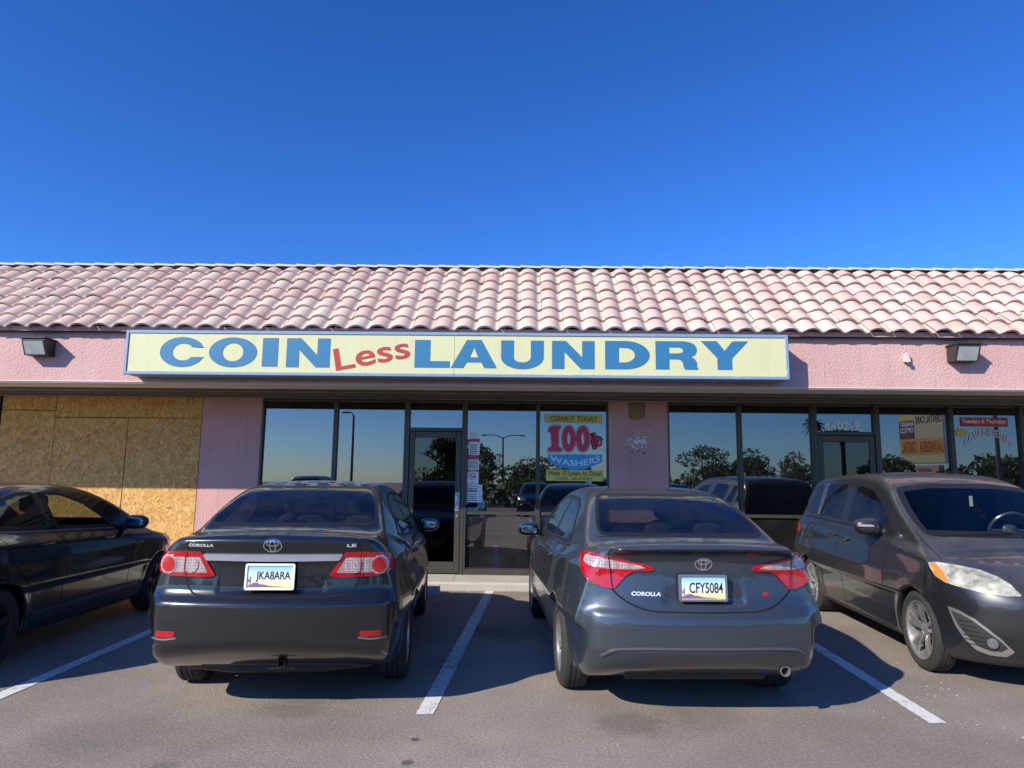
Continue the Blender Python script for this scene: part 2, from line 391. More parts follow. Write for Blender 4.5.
    c = t.mix(t.math('MULTIPLY', t.ramp(t.noise(7, o, 5, .65), [(.42, 0), (.7, 1)]), .35), c, (.62, .52, .45))
    c = t.mix(t.math('MULTIPLY', t.ramp(t.noise(3.1, t.mapping(o, (5, 2, 1)), 5, .7), [(.55, 0), (.75, 1)]), .28), c, (.36, .24, .20))
    M['tile'] = t.done(t.pbr(c, .8, Normal=t.bump(t.noise(70, o, 4), .25, .004)))
    M['ridge'] = simple('ridge_cap', (.52, .47, .42), .85, var=.15, bump=.3)
    M['mortar'] = simple('ridge_shadow_board', (.10, .085, .07), .9, var=.3)
    t = NT('soffit_boards'); o = t.obj()
    c = t.mix(t.noise(2.5, t.mapping(o, sc=(.4, 3, 3)), 6, .7), (.56, .52, .46), (.80, .76, .70))
    c = t.mix(t.ramp(t.noise(9, o, 5), [(.60, 0), (.72, .5)]), c, (.80, .76, .70))
    M['batten'] = simple('soffit_batten_wood', (.16, .14, .12), .9, var=.3)
    M['soffit'] = t.done(t.pbr(c, .85, Normal=t.bump(t.noise(40, o, 4), .4, .004)))
    # osb: overlapping stretched flakes
    t = NT('osb'); o = t.obj()
    def flakes(scale, rot, loc):
        v = t.mapping(t.mapping(o, loc, (0, rot, 0)), sc=(1, .2, 2.3)); w = t.n('ShaderNodeVectorMath', operation='ADD'); t.set(w.inputs[0], v)
        nn = t.n('ShaderNodeVectorMath', operation='SCALE'); t.set(nn.inputs[0], t.noise(6, o, 2, out=1)); nn.inputs[3].default_value = .35; t.set(w.inputs[1], nn.outputs[0])
        return t.voro(scale, w.outputs[0], out='Color'), t.voro(scale, w.outputs[0])
    ca, da = flakes(17, .5, (0, 0, 0)); cb, db = flakes(20, -.9, (3, 1, 2)); cc, dc = flakes(18, 1.7, (7, 5, 1))
    fa = t.xyz(ca)[0]; fb = t.xyz(cb)[1]; fc = t.xyz(cc)[2]
    col = t.ramp(fa, [(0, (.40, .175, .036)), (.4, (.60, .31, .075)), (.75, (.74, .42, .125)), (1, (.30, .13, .03))])
    col = t.mix(t.ramp(fb, [(.55, 0), (.6, .8)]), col, t.ramp(fb, [(.55, (.80, .48, .165)), (.8, (.44, .22, .055)), (1, (.70, .37, .105))]))
    col = t.mix(t.ramp(fc, [(.62, 0), (.66, .8)]), col, t.ramp(fc, [(.6, (.50, .26, .07)), (1, (.84, .53, .20))]))
    col = t.mix(t.ramp(t.noise(48, o, 3), [(.62, 0), (.74, .55)]), col, (.25, .13, .04))
    col = t.mix(t.math('MULTIPLY', t.noise(.9, o, 4), .25), col, (.44, .235, .07))
    M['osb'] = t.done(t.pbr(col, .75, Normal=t.bump(t.math('ADD', t.math('ADD', fa, fb), fc), .25, .004)))
    t = NT('bronze_frame'); o = t.obj()
    c = t.mix(t.noise(5, o, 5, .7), (.055, .048, .038), (.10, .09, .072)); c = t.mix(t.ramp(t.noise(60, t.mapping(o, sc=(1, 1, .2)), 3), [(.62, 0), (.75, .4)]), c, (.35, .32, .27))
    M['frame'] = t.done(t.pbr(c, .45, .5))
    t = NT('window_glass'); o = t.obj()
    wob = t.bump(t.noise(.55, o, 1), .05, .02)
    tr = t.n('ShaderNodeBsdfTransparent'); tr.inputs[0].default_value = (.12, .14, .14, 1)
    gl = t.n('ShaderNodeBsdfGlossy'); gl.inputs['Roughness'].default_value = 0.0; gl.inputs[0].default_value = (1, .90, .92, 1); t.set(gl.inputs['Normal'], wob)
    fr = t.schlick()
    dirt = t.math('MULTIPLY', t.ramp(t.noise(1.7, o, 6, .7), [(.45, 0), (.8, 1)]), .03)
    mx = t.n('ShaderNodeMixShader'); t.set(mx.inputs[0], t.math('ADD', fr, .155, clamp=True)); t.set(mx.inputs[1], tr.outputs[0]); t.set(mx.inputs[2], gl.outputs[0])
    df = t.n('ShaderNodeBsdfDiffuse'); df.inputs[0].default_value = (.5, .47, .42, 1)
    m2 = t.n('ShaderNodeMixShader'); t.set(m2.inputs[0], t.math('ADD', dirt, .02)); t.set(m2.inputs[1], mx.outputs[0]); t.set(m2.inputs[2], df.outputs[0])
    M['glass'] = t.done(m2.outputs[0])
    t = NT('door_glass'); o = t.obj()
    tr = t.n('ShaderNodeBsdfTransparent'); tr.inputs[0].default_value = (.10, .11, .11, 1)
    gl = t.n('ShaderNodeBsdfGlossy'); gl.inputs['Roughness'].default_value = 0.0; t.set(gl.inputs['Normal'], t.bump(t.noise(.7, o, 1), .05, .02))
    fr = t.schlick()
    mx = t.n('ShaderNodeMixShader'); t.set(mx.inputs[0], t.math('ADD', fr, .035)); t.set(mx.inputs[1], tr.outputs[0]); t.set(mx.inputs[2], gl.outputs[0])
    M['dglass'] = t.done(mx.outputs[0])
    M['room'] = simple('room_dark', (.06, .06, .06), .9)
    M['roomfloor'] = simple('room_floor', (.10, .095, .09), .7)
    M['washer'] = simple('washer_enamel', (.45, .46, .47), .35)
    # --- sign
    t = NT('sign_cream'); o = t.obj(); x, y, z = t.xyz(o)
    c = t.mix(t.noise(.9, o, 4, .6), (.62, .60, .33), (.65, .63, .38)); st = t.noise(2, t.mapping(o, sc=(6, 1, .5)), 4, .7)
    c = t.mix(t.math('MULTIPLY', t.ramp(st, [(.5, 0), (.8, 1)]), .35), c, (.47, .44, .25))
    M['cream'] = t.done(t.pbr(c, .35))
    t = NT('sign_blue_frame'); o = t.obj()
    c = t.mix(t.noise(3, o, 5, .7), (.15, .24, .38), (.26, .35, .47)); c = t.mix(t.ramp(t.noise(25, t.mapping(o, sc=(.3, 1, 1)), 4), [(.6, 0), (.75, .5)]), c, (.55, .58, .62))
    M['signframe'] = t.done(t.pbr(c, .5))
    M['sblue'] = simple('letter_blue', (.034, .17, .33), .4, var=.08); M['sred'] = simple('letter_red', (.44, .045, .035), .4)
    M['red'] = simple('banner_red', (.42, .04, .045), .6); M['crimson'] = simple('poster_crimson', (.62, .055, .12), .6); M['white'] = simple('white_paint', (.86, .86, .84), .6, var=.06)
    M['yellow'] = simple('poster_yellow', (.72, .62, .12), .6, var=.1); M['lightblue'] = simple('poster_blue', (.05, .38, .72), .6, var=.35, nscale=30)
    M['black'] = simple('black_print', (.012, .012, .014), .6); M['navy'] = simple('navy_print', (.03, .04, .12), .6); M['brown'] = simple('brown_print', (.22, .07, .05), .6)
    M['paper'] = simple('paper', (.84, .84, .82), .7, var=.06); M['gold'] = simple('gold_print', (.62, .42, .06), .5)
    M['darkmetal'] = simple('dark_metal', (.03, .03, .03), .5, .4); M['silver'] = simple('silver_metal', (.55, .55, .53), .35, .8); M['lampbody'] = simple('bronze_housing', (.055, .045, .04), .5, .3)
    t = NT('lamp_lens'); o = t.obj()
    M['lens'] = t.done(t.pbr(t.mix(t.noise(12, o, 3), (.28, .30, .30), (.50, .52, .50)), .15, Coat_Weight=1., Normal=t.bump(t.voro(60, o), .4, .004)))
    # --- car paints
    def paint(name, col, metal=.35, rough=.32, dust=.3, dustcol=(.25, .235, .22), spots=False, flake=.0):
        t = NT(name); o = t.obj(); g = t.n('ShaderNodeNewGeometry'); nz = t.xyz(g.outputs['Normal'])[2]
        d = t.math('MULTIPLY', t.ramp(t.noise(2.3, o, 6, .7), [(.3, .35), (.75, 1)]), dust)
        up = t.math('MULTIPLY', t.ramp(nz, [(.35, .12), (.92, 1)]), d, clamp=True)
        if spots: up = t.math('MAXIMUM', up, t.math('MULTIPLY', t.math('MULTIPLY', t.ramp(t.noise(10, t.mapping(o, sc=(1, .45, 1)), 2), [(.46, 0), (.52, .9)]), t.ramp(nz, [(.88, 0), (.97, .8)])), 1.))
        if spots: up = t.math('MULTIPLY', up, t.ramp(t.math('MULTIPLY', t.xyz(o)[2], .5), [(.64, .25), (.68, 1)]))
        z = t.xyz(o)[2]; low = t.math('MULTIPLY', t.math('MULTIPLY', t.ramp(z, [(.15, 1), (.55, 0)]), t.noise(9, o, 5, .7)), dust*.4)
        f = t.math('MAXIMUM', up, low)
        c = t.mix(f, col, dustcol)
        rr = t.math('ADD', t.math('MULTIPLY', f, .5), rough)
        sp = t.ramp(t.noise(34, o, 5, .7), [(.52, 0), (.78, .5)])
        coat = t.math('SUBTRACT', 1., t.math('MULTIPLY', f, 1.1), clamp=True)
        cr = t.math('ADD', t.math('MULTIPLY', sp, .12*min(1., dust*2)), .03)
        return t.done(t.pbr(c, rr, t.math('MULTIPLY', t.math('SUBTRACT', 1., f, clamp=True), metal), Coat_Weight=coat, Coat_Roughness=cr))
    M['p_black'] = paint('black_paint', (.007, .008, .010),   .12, .26, .14, spots=True)
    M['p_blue'] = paint('slate_paint', (.062, .076, .095), .65, .33, .24)
    M['p_van'] = paint('graphite_paint', (.022, .024, .028), .55, .34, .42)
    M['p_left'] = paint('jet_paint', (.003, .003, .004), .0, .2, .02)
    t = NT('car_glass'); o = t.obj()
    tr = t.n('ShaderNodeBsdfTransparent'); tr.inputs[0].default_value = (.165, .175, .185, 1)
    gl = t.n('ShaderNodeBsdfGlossy'); gl.inputs['Roughness'].default_value = .02; gl.inputs[0].default_value = (.9, .95, 1, 1)
    fr = t.schlick()
    mx = t.n('ShaderNodeMixShader'); t.set(mx.inputs[0], t.math('ADD', fr, .03, clamp=True)); t.set(mx.inputs[1], tr.outputs[0]); t.set(mx.inputs[2], gl.outputs[0])
    df = t.n('ShaderNodeBsdfDiffuse'); df.inputs[0].default_value = (.30, .28, .26, 1)
    m2 = t.n('ShaderNodeMixShader'); t.set(m2.inputs[0], t.math('MULTIPLY', t.ramp(t.noise(4, o, 6, .7), [(.4, .15), (.8, 1)]), .05)); t.set(m2.inputs[1], mx.outputs[0]); t.set(m2.inputs[2], df.outputs[0])
    M['cglass'] = t.done(m2.outputs[0])
    M['rubber'] = simple('tyre_rubber', (.028, .026, .025), .85, var=.3, nscale=20, bump=.2)
    M['alloy'] = simple('alloy', (.50, .49, .47), .35, .8, var=.15); M['steelrim'] = simple('grey_hubcap', (.30, .30, .31), .4, .6)
    M['chrome'] = simple('chrome', (.80, .81, .83), .12, 1., var=.03); M['trim'] = simple('black_trim', (.012, .012, .013), .45, var=.2)
    M['satin'] = simple('satin_trim', (.34, .35, .37), .3, .7); M['gap'] = simple('shut_line', (.002, .002, .002), .9)
    M['plastic'] = simple('dark_plastic', (.03, .03, .032), .6, var=.3, bump=.2, bscale=60)
    t = NT('lamp_red'); o = t.obj()
    v = t.voro(52, o, rnd=.3)
    M['lred'] = t.done(t.pbr(t.mix(t.ramp(v, [(.2, 0), (.6, .6)]), (.50, .003, .008), (.30, .001, .005)), .15, Coat_Weight=1., Normal=t.bump(v, .12, .005)))
    M['ldred'] = simple('lamp_dark_red', (.20, .005, .012), .12, Coat_Weight=1.)
    t = NT('lamp_clear'); o = t.obj(); v = t.voro(55, o, rnd=.2)
    M['lclear'] = t.done(t.pbr(t.mix(t.ramp(v, [(.2, 0), (.6, 1)]), (.60, .52, .52), (.34, .24, .25)), .15, .2, Coat_Weight=1., Normal=t.bump(v, .22, .006)))
    t = NT('head_lamp'); o = t.obj()
    M['lhead'] = t.done(t.pbr(t.mix(t.ramp(t.noise(13, o, 5, .65), [(.35, 0), (.65, 1)]), (.22, .22, .17), (.60, .58, .46)), .22, .15, Coat_Weight=1.))
    M['bulb'] = simple('bulb_reflector', (.62, .62, .56), .2, .3, Coat_Weight=1.); M['lamber'] = simple('amber_lens', (.78, .20, .015), .15, Coat_Weight=1.)
    t = NT('clear_car_glass'); tr = t.n('ShaderNodeBsdfTransparent'); tr.inputs[0].default_value = (.47, .51, .46, 1)
    gl = t.n('ShaderNodeBsdfGlossy'); gl.inputs['Roughness'].default_value = .02; fr = t.schlick()
    mx = t.n('ShaderNodeMixShader'); t.set(mx.inputs[0], fr); t.set(mx.inputs[1], tr.outputs[0]); t.set(mx.inputs[2], gl.outputs[0]); M['cclear'] = t.done(mx.outputs[0])
    M['strip'] = simple('bright_strip', (.50, .53, .60), .22, .6); M['dullstrip'] = simple('dull_strip', (.13, .14, .16), .35, .5); M['mirrorglass'] = simple('mirror_glass', (.20, .22, .25), .05, 1., var=.02); M['letter_metal'] = simple('badge_metal', (.75, .75, .76), .45, .4); M['darkalloy'] = simple('dark_alloy', (.05, .05, .052), .4, .6)
    M['seat'] = simple('seat_fabric', (.13, .125, .12), .85); M['seatlight'] = simple('seat_grey', (.30, .29, .28), .8); M['dash'] = simple('dashboard', (.03, .03, .032), .7)
    t = NT('plate_print'); o = t.obj(); x, y, z = t.xyz(o)
    c = t.ramp(t.math('ADD', t.math('MULTIPLY', z, 6.6), .5), [(0, (.75, .62, .20)), (.2, (.80, .74, .40)), (.45, (.72, .76, .74)), (.7, (.55, .74, .78)), (1, (.16, .45, .55))])
    M['plate'] = t.done(t.pbr(c, .35)); M['purple'] = simple('plate_purple', (.24, .12, .26), .4); M['pink'] = simple('pale_pink', (.66, .48, .46), .5)
    # --- plants
    def leaf(name, a, b):
        t = NT(name); o = t.obj()
        tl = t.n('ShaderNodeBsdfTranslucent'); cc = t.mix(t.noise(1.3, o, 3), a, b); t.set(tl.inputs[0], cc)
        mx = t.n('ShaderNodeMixShader'); mx.inputs[0].default_value = .4; t.set(mx.inputs[1], t.pbr(cc, .6)); t.set(mx.inputs[2], tl.outputs[0]); return t.done(mx.outputs[0])
    M['leaf'] = leaf('leaf_green', (.07, .10, .03), (.13, .17, .05)); M['leaf2'] = leaf('leaf_olive', (.13, .15, .07), (.21, .22, .11)); M['palm'] = leaf('palm_green', (.035, .05, .02), (.06, .08, .035))
    M['bark'] = simple('bark', (.12, .085, .06), .9, bump=.5, bscale=30); M['pole'] = simple('pole_steel', (.10, .11, .12), .5, .3)
    M['farwall'] = simple('far_wall', (.45, .38, .30), .9)
mats()

# ---------------------------------------------------------------- text
_tc = {}
def text_mesh(s, bold=0.0, space=1.0):
    k = (s, bold, space)
    if k not in _tc:
        cu = bpy.data.curves.new('t', 'FONT'); cu.body = s; cu.offset = bold; cu.space_character = space; cu.resolution_u = 4
        o = bpy.data.objects.new('t', cu); COL.objects.link(o); dg = bpy.context.evaluated_depsgraph_get()
        me = o.evaluated_get(dg).to_mesh(); V = np.array([v.co[:] for v in me.vertices]); F = [tuple(p.vertices) for p in me.polygons]
        o.evaluated_get(dg).to_mesh_clear(); bpy.data.objects.remove(o); bpy.data.curves.remove(cu)
        a, b = V.min(0), V.max(0); V = (V-a)/np.maximum(b-a, 1e-6); _tc[k] = (V, F)
    return _tc[k]
def text_at(mb, s, x0, x1, z0, z1, y, bold=0., rot=0., flip=False, space=1.0, warp=None):
    V, F = text_mesh(s, bold, space)
    X = x0+(x1-x0)*V[:, 0]; Z = z0+(z1-z0)*V[:, 1]
    if warp is not None: Z = Z+warp(V[:, 0])
    if rot:
        cx, cz = (x0+x1)/2, (z0+z1)/2; c, n = math.cos(rot), math.sin(rot); X, Z = cx+(X-cx)*c-(Z-cz)*n, cz+(X-cx)*n+(Z-cz)*c
    mb.add([(a, y, b) for a, b in zip(X, Z)], F); return mb
def poly_fill(mb, loops, f):      # loops: outer + holes in 2D, f maps 2D to 3D
    tr = tessellate_polygon([[Vector((p[0], p[1], 0)) for p in l] for l in loops]); P = [p for l in loops for p in l]
    mb.add([f(p) for p in P], [tuple(t) for t in tr]); return mb
def plate3(mb, loops, y, th):     # filled shape in XZ with thickness towards -Y
    poly_fill(mb, loops, lambda p: (p[0], y-th, p[1]))
    for l in loops:
        n = len(l); mb.add([(p[0], y-th, p[1]) for p in l]+[(p[0], y, p[1]) for p in l], [(i, (i+1) % n, n+(i+1) % n, n+i) for i in range(n)])
    return mb
def oval(cx, cz, rx, rz, n=32, a0=0, a1=360):
    return [(cx+rx*math.cos(R(a0+(a1-a0)*i/(n if a1-a0 >= 360 else n-1))), cz+rz*math.sin(R(a0+(a1-a0)*i/(n if a1-a0 >= 360 else n-1)))) for i in range(n)]

# ---------------------------------------------------------------- world, sun, camera
SUN = Vector((-1.2, -1.1, 1.0)).normalized()
w = bpy.data.worlds.new('World'); scene.world = w; w.use_nodes = True; nt = w.node_tree; nt.nodes.clear()
sky = nt.nodes.new('ShaderNodeTexSky'); sky.sky_type = 'NISHITA'; sky.sun_disc = False
sky.sun_elevation = math.asin(SUN.z); sky.sun_rotation = math.atan2(SUN.x, SUN.y) % (2*math.pi); sky.altitude = 350; sky.air_density = 1.0; sky.dust_density = .25; sky.ozone_density = 4.0
bg = nt.nodes.new('ShaderNodeBackground'); bg.inputs[1].default_value = .11
hs = nt.nodes.new('ShaderNodeHueSaturation'); hs.inputs['Saturation'].default_value = SKYSAT = 1.15
wo = nt.nodes.new('ShaderNodeOutputWorld'); tn = nt.nodes.new('ShaderNodeMix'); tn.data_type = 'RGBA'; tn.blend_type = 'MULTIPLY'; tn.inputs[0].default_value = 1; tn.inputs[7].default_value = (.58, .80, 1.09, 1)
nt.links.new(sky.outputs[0], hs.inputs['Color']); nt.links.new(hs.outputs[0], tn.inputs[6]); 
k_ = .17
m1 = nt.nodes.new('ShaderNodeVectorMath'); m1.operation = 'SCALE'; m1.inputs[3].default_value = k_; gm = nt.nodes.new('ShaderNodeGamma'); gm.inputs[1].default_value = 1.2
m2 = nt.nodes.new('ShaderNodeVectorMath'); m2.operation = 'SCALE'; m2.inputs[3].default_value = 1.2/k_
nt.links.new(tn.outputs[2], m1.inputs[0]); nt.links.new(m1.outputs[0], gm.inputs[0]); nt.links.new(gm.outputs[0], m2.inputs[0]); nt.links.new(m2.outputs[0], bg.inputs[0]); nt.links.new(bg.outputs[0], wo.inputs[0])
sl = bpy.data.lights.new('sun', 'SUN'); sl.energy = 4.3; sl.angle = R(.53); sl.color = (1, .94, .80)
so = link(bpy.data.objects.new('sun', sl)); so.rotation_euler = SUN.to_track_quat('Z', 'Y').to_euler()
cd = bpy.data.cameras.new('camera'); cam = link(bpy.data.objects.new('camera', cd)); scene.camera = cam
cd.sensor_width = 36; cd.lens = 36*690/1024; cd.clip_start = .05; cd.clip_end = 2000
cam.matrix_world = Matrix.Translation((0, 0, 1.534)) @ (Matrix.Rotation(R(1.0), 4, 'Z') @ Matrix.Rotation(R(98.0), 4, 'X') @ Matrix.Rotation(R(.65), 4, 'Z'))
vs = scene.view_settings; vs.view_transform = 'Standard'; vs.look = 'None'; vs.exposure = 0.56; vs.gamma = 1; scene.display_settings.display_device = 'sRGB'
scene.cycles.max_bounces = 8; scene.cycles.transparent_max_bounces = 12; scene.cycles.glossy_bounces = 5; scene.cycles.diffuse_bounces = 3; scene.cycles.caustics_reflective = False; scene.cycles.caustics_refractive = False
LETTERS = [('C', -4.793, -4.199, 2.966, 3.367), ('O', -4.143, -3.508, 2.967, 3.368), ('I', -3.436, -3.231, 2.982, 3.362), ('N', -3.118, -2.545, 2.976, 3.362), ('L', -1.431, -0.972, 2.986, 3.352), ('A', -0.956, -0.355, 2.985, 3.357), ('U', -0.303, 0.252, 2.982, 3.355), ('N', 0.362, 0.915, 2.983, 3.354), ('D', 1.052, 1.629, 2.985, 3.359), ('R', 1.707, 2.257, 2.988, 3.361), ('Y', 2.296, 2.909, 2.99, 3.366)]
LESS = (-2.49, -1.50, 3.02, 3.315, math.radians(11))
# ---------------------------------------------------------------- ground
YF = 10.8      # plane of the shop front
KY = 10.0      # kerb face
g = MB(); g.add([(-300, -300, 0), (300, -300, 0), (300, 300, 0), (-300, 300, 0)], [(0, 1, 2, 3)])
tag(g.build('parking_lot', M['asphalt']), kind='structure')
sk = MB()
sk.prism([(KY+.02, -.05), (KY, -.03), (KY, .085), (KY+.03, .112), (KY+.14, .115), (KY+.14, -.05)], 'x', -16, 16)
tag(sk.build('kerb', M['concrete']), kind='structure')
sw = MB(); x = -16.
while x < 16: sw.box(x, x+1.492, KY+.145, YF+.3, -.05, .112); x += 1.5
tag(sw.build('sidewalk', M['concrete']), kind='structure')
rd = random.Random(3)
for x0, y0, x1, y1 in [(-3.62, 4.0, -3.80, 9.97), (-.635, 4.80, -.455, 9.97), (2.72, 4.80, 2.94, 9.97), (-6.75, 4.8, -6.55, 9.97), (5.95, 4.8, 6.15, 9.97)]:
    m = MB(); n = 120; L = []; Rr = []; hw = .058
    for i in range(n+1):
        t = i/n; X = x0+(x1-x0)*t; Y = y0+(y1-y0)*t; L.append((X-hw+rd.uniform(-.004, .004), Y, .004)); Rr.append((X+hw+rd.uniform(-.004, .004), Y, .004))
    m.add(L+Rr, [(i, n+1+i, n+2+i, i+1) for i in range(n)])
    tag(m.build('parking_line', M['paint']), kind='structure')
# concrete wheel stop
ws = MB(); pr = [(-.075, 0), (.075, 0), (.075, .05), (.05, .10), (-.05, .10), (-.075, .05)]
ws.prism([(9.74+a, b) for a, b in pr], 'x', -2.95, -1.13)
o = ws.build('wheel_stop', M['concrete']); tag(o, 'low grey concrete wheel stop poking out beside the black sedan by the kerb', 'wheel stop')

dm = MB(); rq = random.Random(21)
def bit(cx, cy, s):
    n = rq.choice((4, 5, 6)); a0 = rq.random()*6; h = rq.uniform(.3, .8)*s
    top = [(cx+s*rq.uniform(.6, 1.2)*math.cos(a0+6.283*i/n), cy+s*rq.uniform(.6, 1.2)*math.sin(a0+6.283*i/n), h) for i in range(n)]; bot = [(x, y, 0.) for x, y, z in top]
    dm.add(top+bot, [tuple(range(n))]+[(i, n+i, n+(i+1) % n, (i+1) % n) for i in range(n)])
for i in range(70): bit(rq.gauss(3.0, .4), rq.uniform(4.3, 6.6), rq.uniform(.003, .008))
for i in range(120): bit(rq.uniform(-4.5, 4.5), rq.uniform(3.4, 9.9), rq.uniform(.003, .010))
for i in range(90): bit(rq.uniform(-4.5, 4.5), 9.96-abs(rq.gauss(0, .05)), rq.uniform(.004, .014))
tag(dm.build('grit', simple('pale_grit', (.42, .38, .33), .9, var=.4)), kind='stuff')

# ---------------------------------------------------------------- the shop building
B = empty('strip_mall_building', (0, YF, 0)); B.location = (0, 0, 0)
tag(B, 'pink stucco strip mall with a clay tile roof and dark framed shop windows', 'building')
SZ = 2.81; FY = 9.20; RZ = 3.47
wall = MB()
def pier(a, b, z0=.10, z1=SZ): wall.box(a, b, YF-.02, YF+.35, z0, z1)
pier(-5.07, -4.13); pier(1.33, 2.245); pier(-16, -11.2); pier(10.0, 16)
wall.box(-16, 16, YF+.13, YF+.35, SZ+.002, 3.6)
wall.box(-16, 16, YF+.36, YF+.42, -.1, .118)
wall.build('wall', M['stucco_wall'], B)
# rear shell: side and back walls, flat roof deck, so the building is a solid from any side
sh = MB(); sh.box(-16, -15.8, YF+.36, 20, 0, 3.6); sh.box(15.8, 16, YF+.36, 20, 0, 3.6); sh.box(-15.8, 15.8, 19.8, 20, 0, 3.6)
sh.build('rear_wall', M['stucco'], B)
fs = MB(); fs.box(-16, 16, FY, FY+.15, SZ, RZ); fs.build('fascia', M['stucco'], B)
dr = MB(); dr.box(-16, 16, FY-.022, FY+.15, RZ+.001, RZ+.022); dr.box(-16, 16, FY-.012, FY-.001, SZ-.004, SZ+.012); dr.build('drip_edge', M['pink'], B)
# soffit made of long boards, seen from below
sf = MB(); n = 4; d = (YF-.02-FY-.15)/n
for i in range(n):
    y0 = FY+.152+i*d; x = -16.
    while x < 16:
        ln = 4.88; xo = x+(.0 if i % 2 else -2.2); sf.bbox(max(-16, xo)+.002, min(16, xo+ln), y0, y0+d-.022, SZ-.016-rd.uniform(0, .008), SZ+.03, .007); x += ln
sf.box(-16, 16, FY+.152, YF-.02, SZ+.032, SZ+.05)
sf.build('soffit', M['soffit'], B)
bt = MB()
for i in range(1, 4): bt.bbox(-16, 16, FY+.152+i*d-.045, FY+.152+i*d+.02, SZ-.058, SZ-.027, .004)
bt.build('soffit_batten', M['batten'], B)
bl = MB(); bl.box(-16, 16, FY+.001, FY+.150, SZ-.018, SZ-.0045)
bl.build('fascia_board', M['soffit'], B)

# tile roof
AL = R(40.5); EY, EZ = 9.10, 3.535; ca, sa = math.cos(AL), math.sin(AL)
PT = .290; NR = 6; EX = .302; X0, X1 = -16., 16.
V = []; F = []; tint = []
prof = []
for i in range(17):
    u = i/16
    if u < .74: h = .043*math.sin(math.pi*u/.74)**.72
    else: h = -.020*math.sin(math.pi*(u-.74)/.26)
    prof.append((u*PT, h))
rdt = random.Random(11); ncol = int((X1-X0)/PT)
for r in range(NR+1):
    s0 = r*EX-.035; s1 = (r+1)*EX+.01; s1 = min(s1, NR*EX+.19)
    for c in range(ncol):
        tv = rdt.random(); b = len(V); xo = X0+c*PT+rdt.uniform(-.004, .004); slip = rdt.random() < .03; dz = rdt.uniform(-.005, .005); ds = rdt.uniform(-.010, .010)-(.03 if slip else 0); tw = rdt.uniform(-.006, .006)*(2.5 if slip else 1)
        for si, (s, lift) in enumerate(((s0, .054), ((s0+s1)/2, .034), (s1, .012))):
            for k, (pu, ph) in enumerate(prof):
                hh = ph+lift+dz+tw*(k/16-.5); ss = s+(ds if si < 2 else 0)
                V.append((xo+pu, EY+ss*ca-hh*sa, EZ+ss*sa+hh*ca))
        for si in range(2):
            for k in range(16): F.append((b+si*17+k, b+si*17+k+1, b+(si+1)*17+k+1, b+(si+1)*17+k)); tint.append(tv)
        b2 = len(V)
        for k, (pu, ph) in enumerate(prof):       # thickness of the front edge
            hh = ph+.054+dz+tw*(k/16-.5)-.028; ss = s0+ds+.004
            V.append((xo+pu, EY+ss*ca-hh*sa, EZ+ss*sa+hh*ca))
        for k in range(16): F.append((b+k, b+k+1, b2+k+1, b2+k)[::-1]); tint.append(tv*.5)
rf = add_mesh('roof', V, F, M['tile'], B, smooth=True); rf.data.set_sharp_from_angle(angle=R(50))
at = rf.data.attributes.new('tint', 'FLOAT', 'FACE'); at.data.foreach_set('value', tint)
sh = MB(); TY, TZ = EY+(NR*EX+.20)*ca, EZ+(NR*EX+.20)*sa        # sheathing under the tiles, parapet, deck
sh.add([(X0, EY+.02, EZ-.045), (X1, EY+.02, EZ-.045), (X1, TY, TZ-.045), (X0, TY, TZ-.045)], [(0, 1, 2, 3)])
sh.box(X0, X1, EY+.04, FY-.03, RZ+.001, EZ-.05)
sh.box(X0, X1, TY+.001, TY+.12, 3.4, TZ+.03); sh.box(X0, X1, TY+.13, 20, 3.6, 3.7)
sh.build('roof_board', M['mortar'], rf)
sh = MB(); sh.box(X0, X1, EY+.012, EY+.03, RZ+.024, EZ+.026); sh.build('eave_closure', M['stucco_wall'], rf)
rc = MB(); x = X0; RY, RZ2 = TY+.015, TZ+.052
while x < X1:
    ln = .37; V = []; n = 9
    for e, (xx, rr) in enumerate(((x, .088), (x+ln, .074))):
        for k in range(n):
            th = math.pi*k/(n-1); V.append((xx, RY-rr*math.cos(th), RZ2+rr*.62*math.sin(th)-.018+(0.012 if e == 0 else 0)))
        for k in range(n):
            th = math.pi*k/(n-1); rr2 = rr-.016; V.append((xx, RY-rr2*math.cos(th), RZ2+rr2*.6*math.sin(th)-.02+(0.010 if e == 0 else 0)))
    F = [(k, k+1, 2*n+k+1, 2*n+k) for k in range(n-1)]+[(k, n+k, n+k+1, k+1) for k in range(n-1)]+[(2*n+k, 2*n+k+1, 3*n+k+1, 3*n+k) for k in range(n-1)]
    rc.add(V, F); x += .325
rc.build('ridge_tiles', M['ridge'], rf, smooth=True)

# shop front: windows (pane + frame) and doors
GY = YF+.04      # glass plane
def window(x0, x1, rail=True, mats_label=None):
    wpart = MB(); fr = .028
    wpart.box(x0, x1, YF-.005, YF+.10, SZ-.045, SZ-.018)                 # head
    wpart.box(x0, x1, YF-.010, YF+.10, .116, .20)                        # sill
    if rail: wpart.box(x0+.0305, x1-.0305, YF+.005, YF+.09, 1.018, 1.066)
    wpart.box(x0, x0+.03, YF-.015, YF+.10, .202, SZ-.047); wpart.box(x1-.03, x1, YF-.015, YF+.10, .202, SZ-.047)
    o = wpart.build('window', M['frame'], B)
    p = MB()
    for z0, z1 in (((.203, 1.016), (1.068, SZ-.047)) if rail else ((.203, SZ-.047),)): p.add([(x0+.031, GY, z0), (x1-.031, GY, z0), (x1-.031, GY, z1), (x0+.031, GY, z1)], [(0, 1, 2, 3)])
    p.build('pane', M['glass'], o); return o
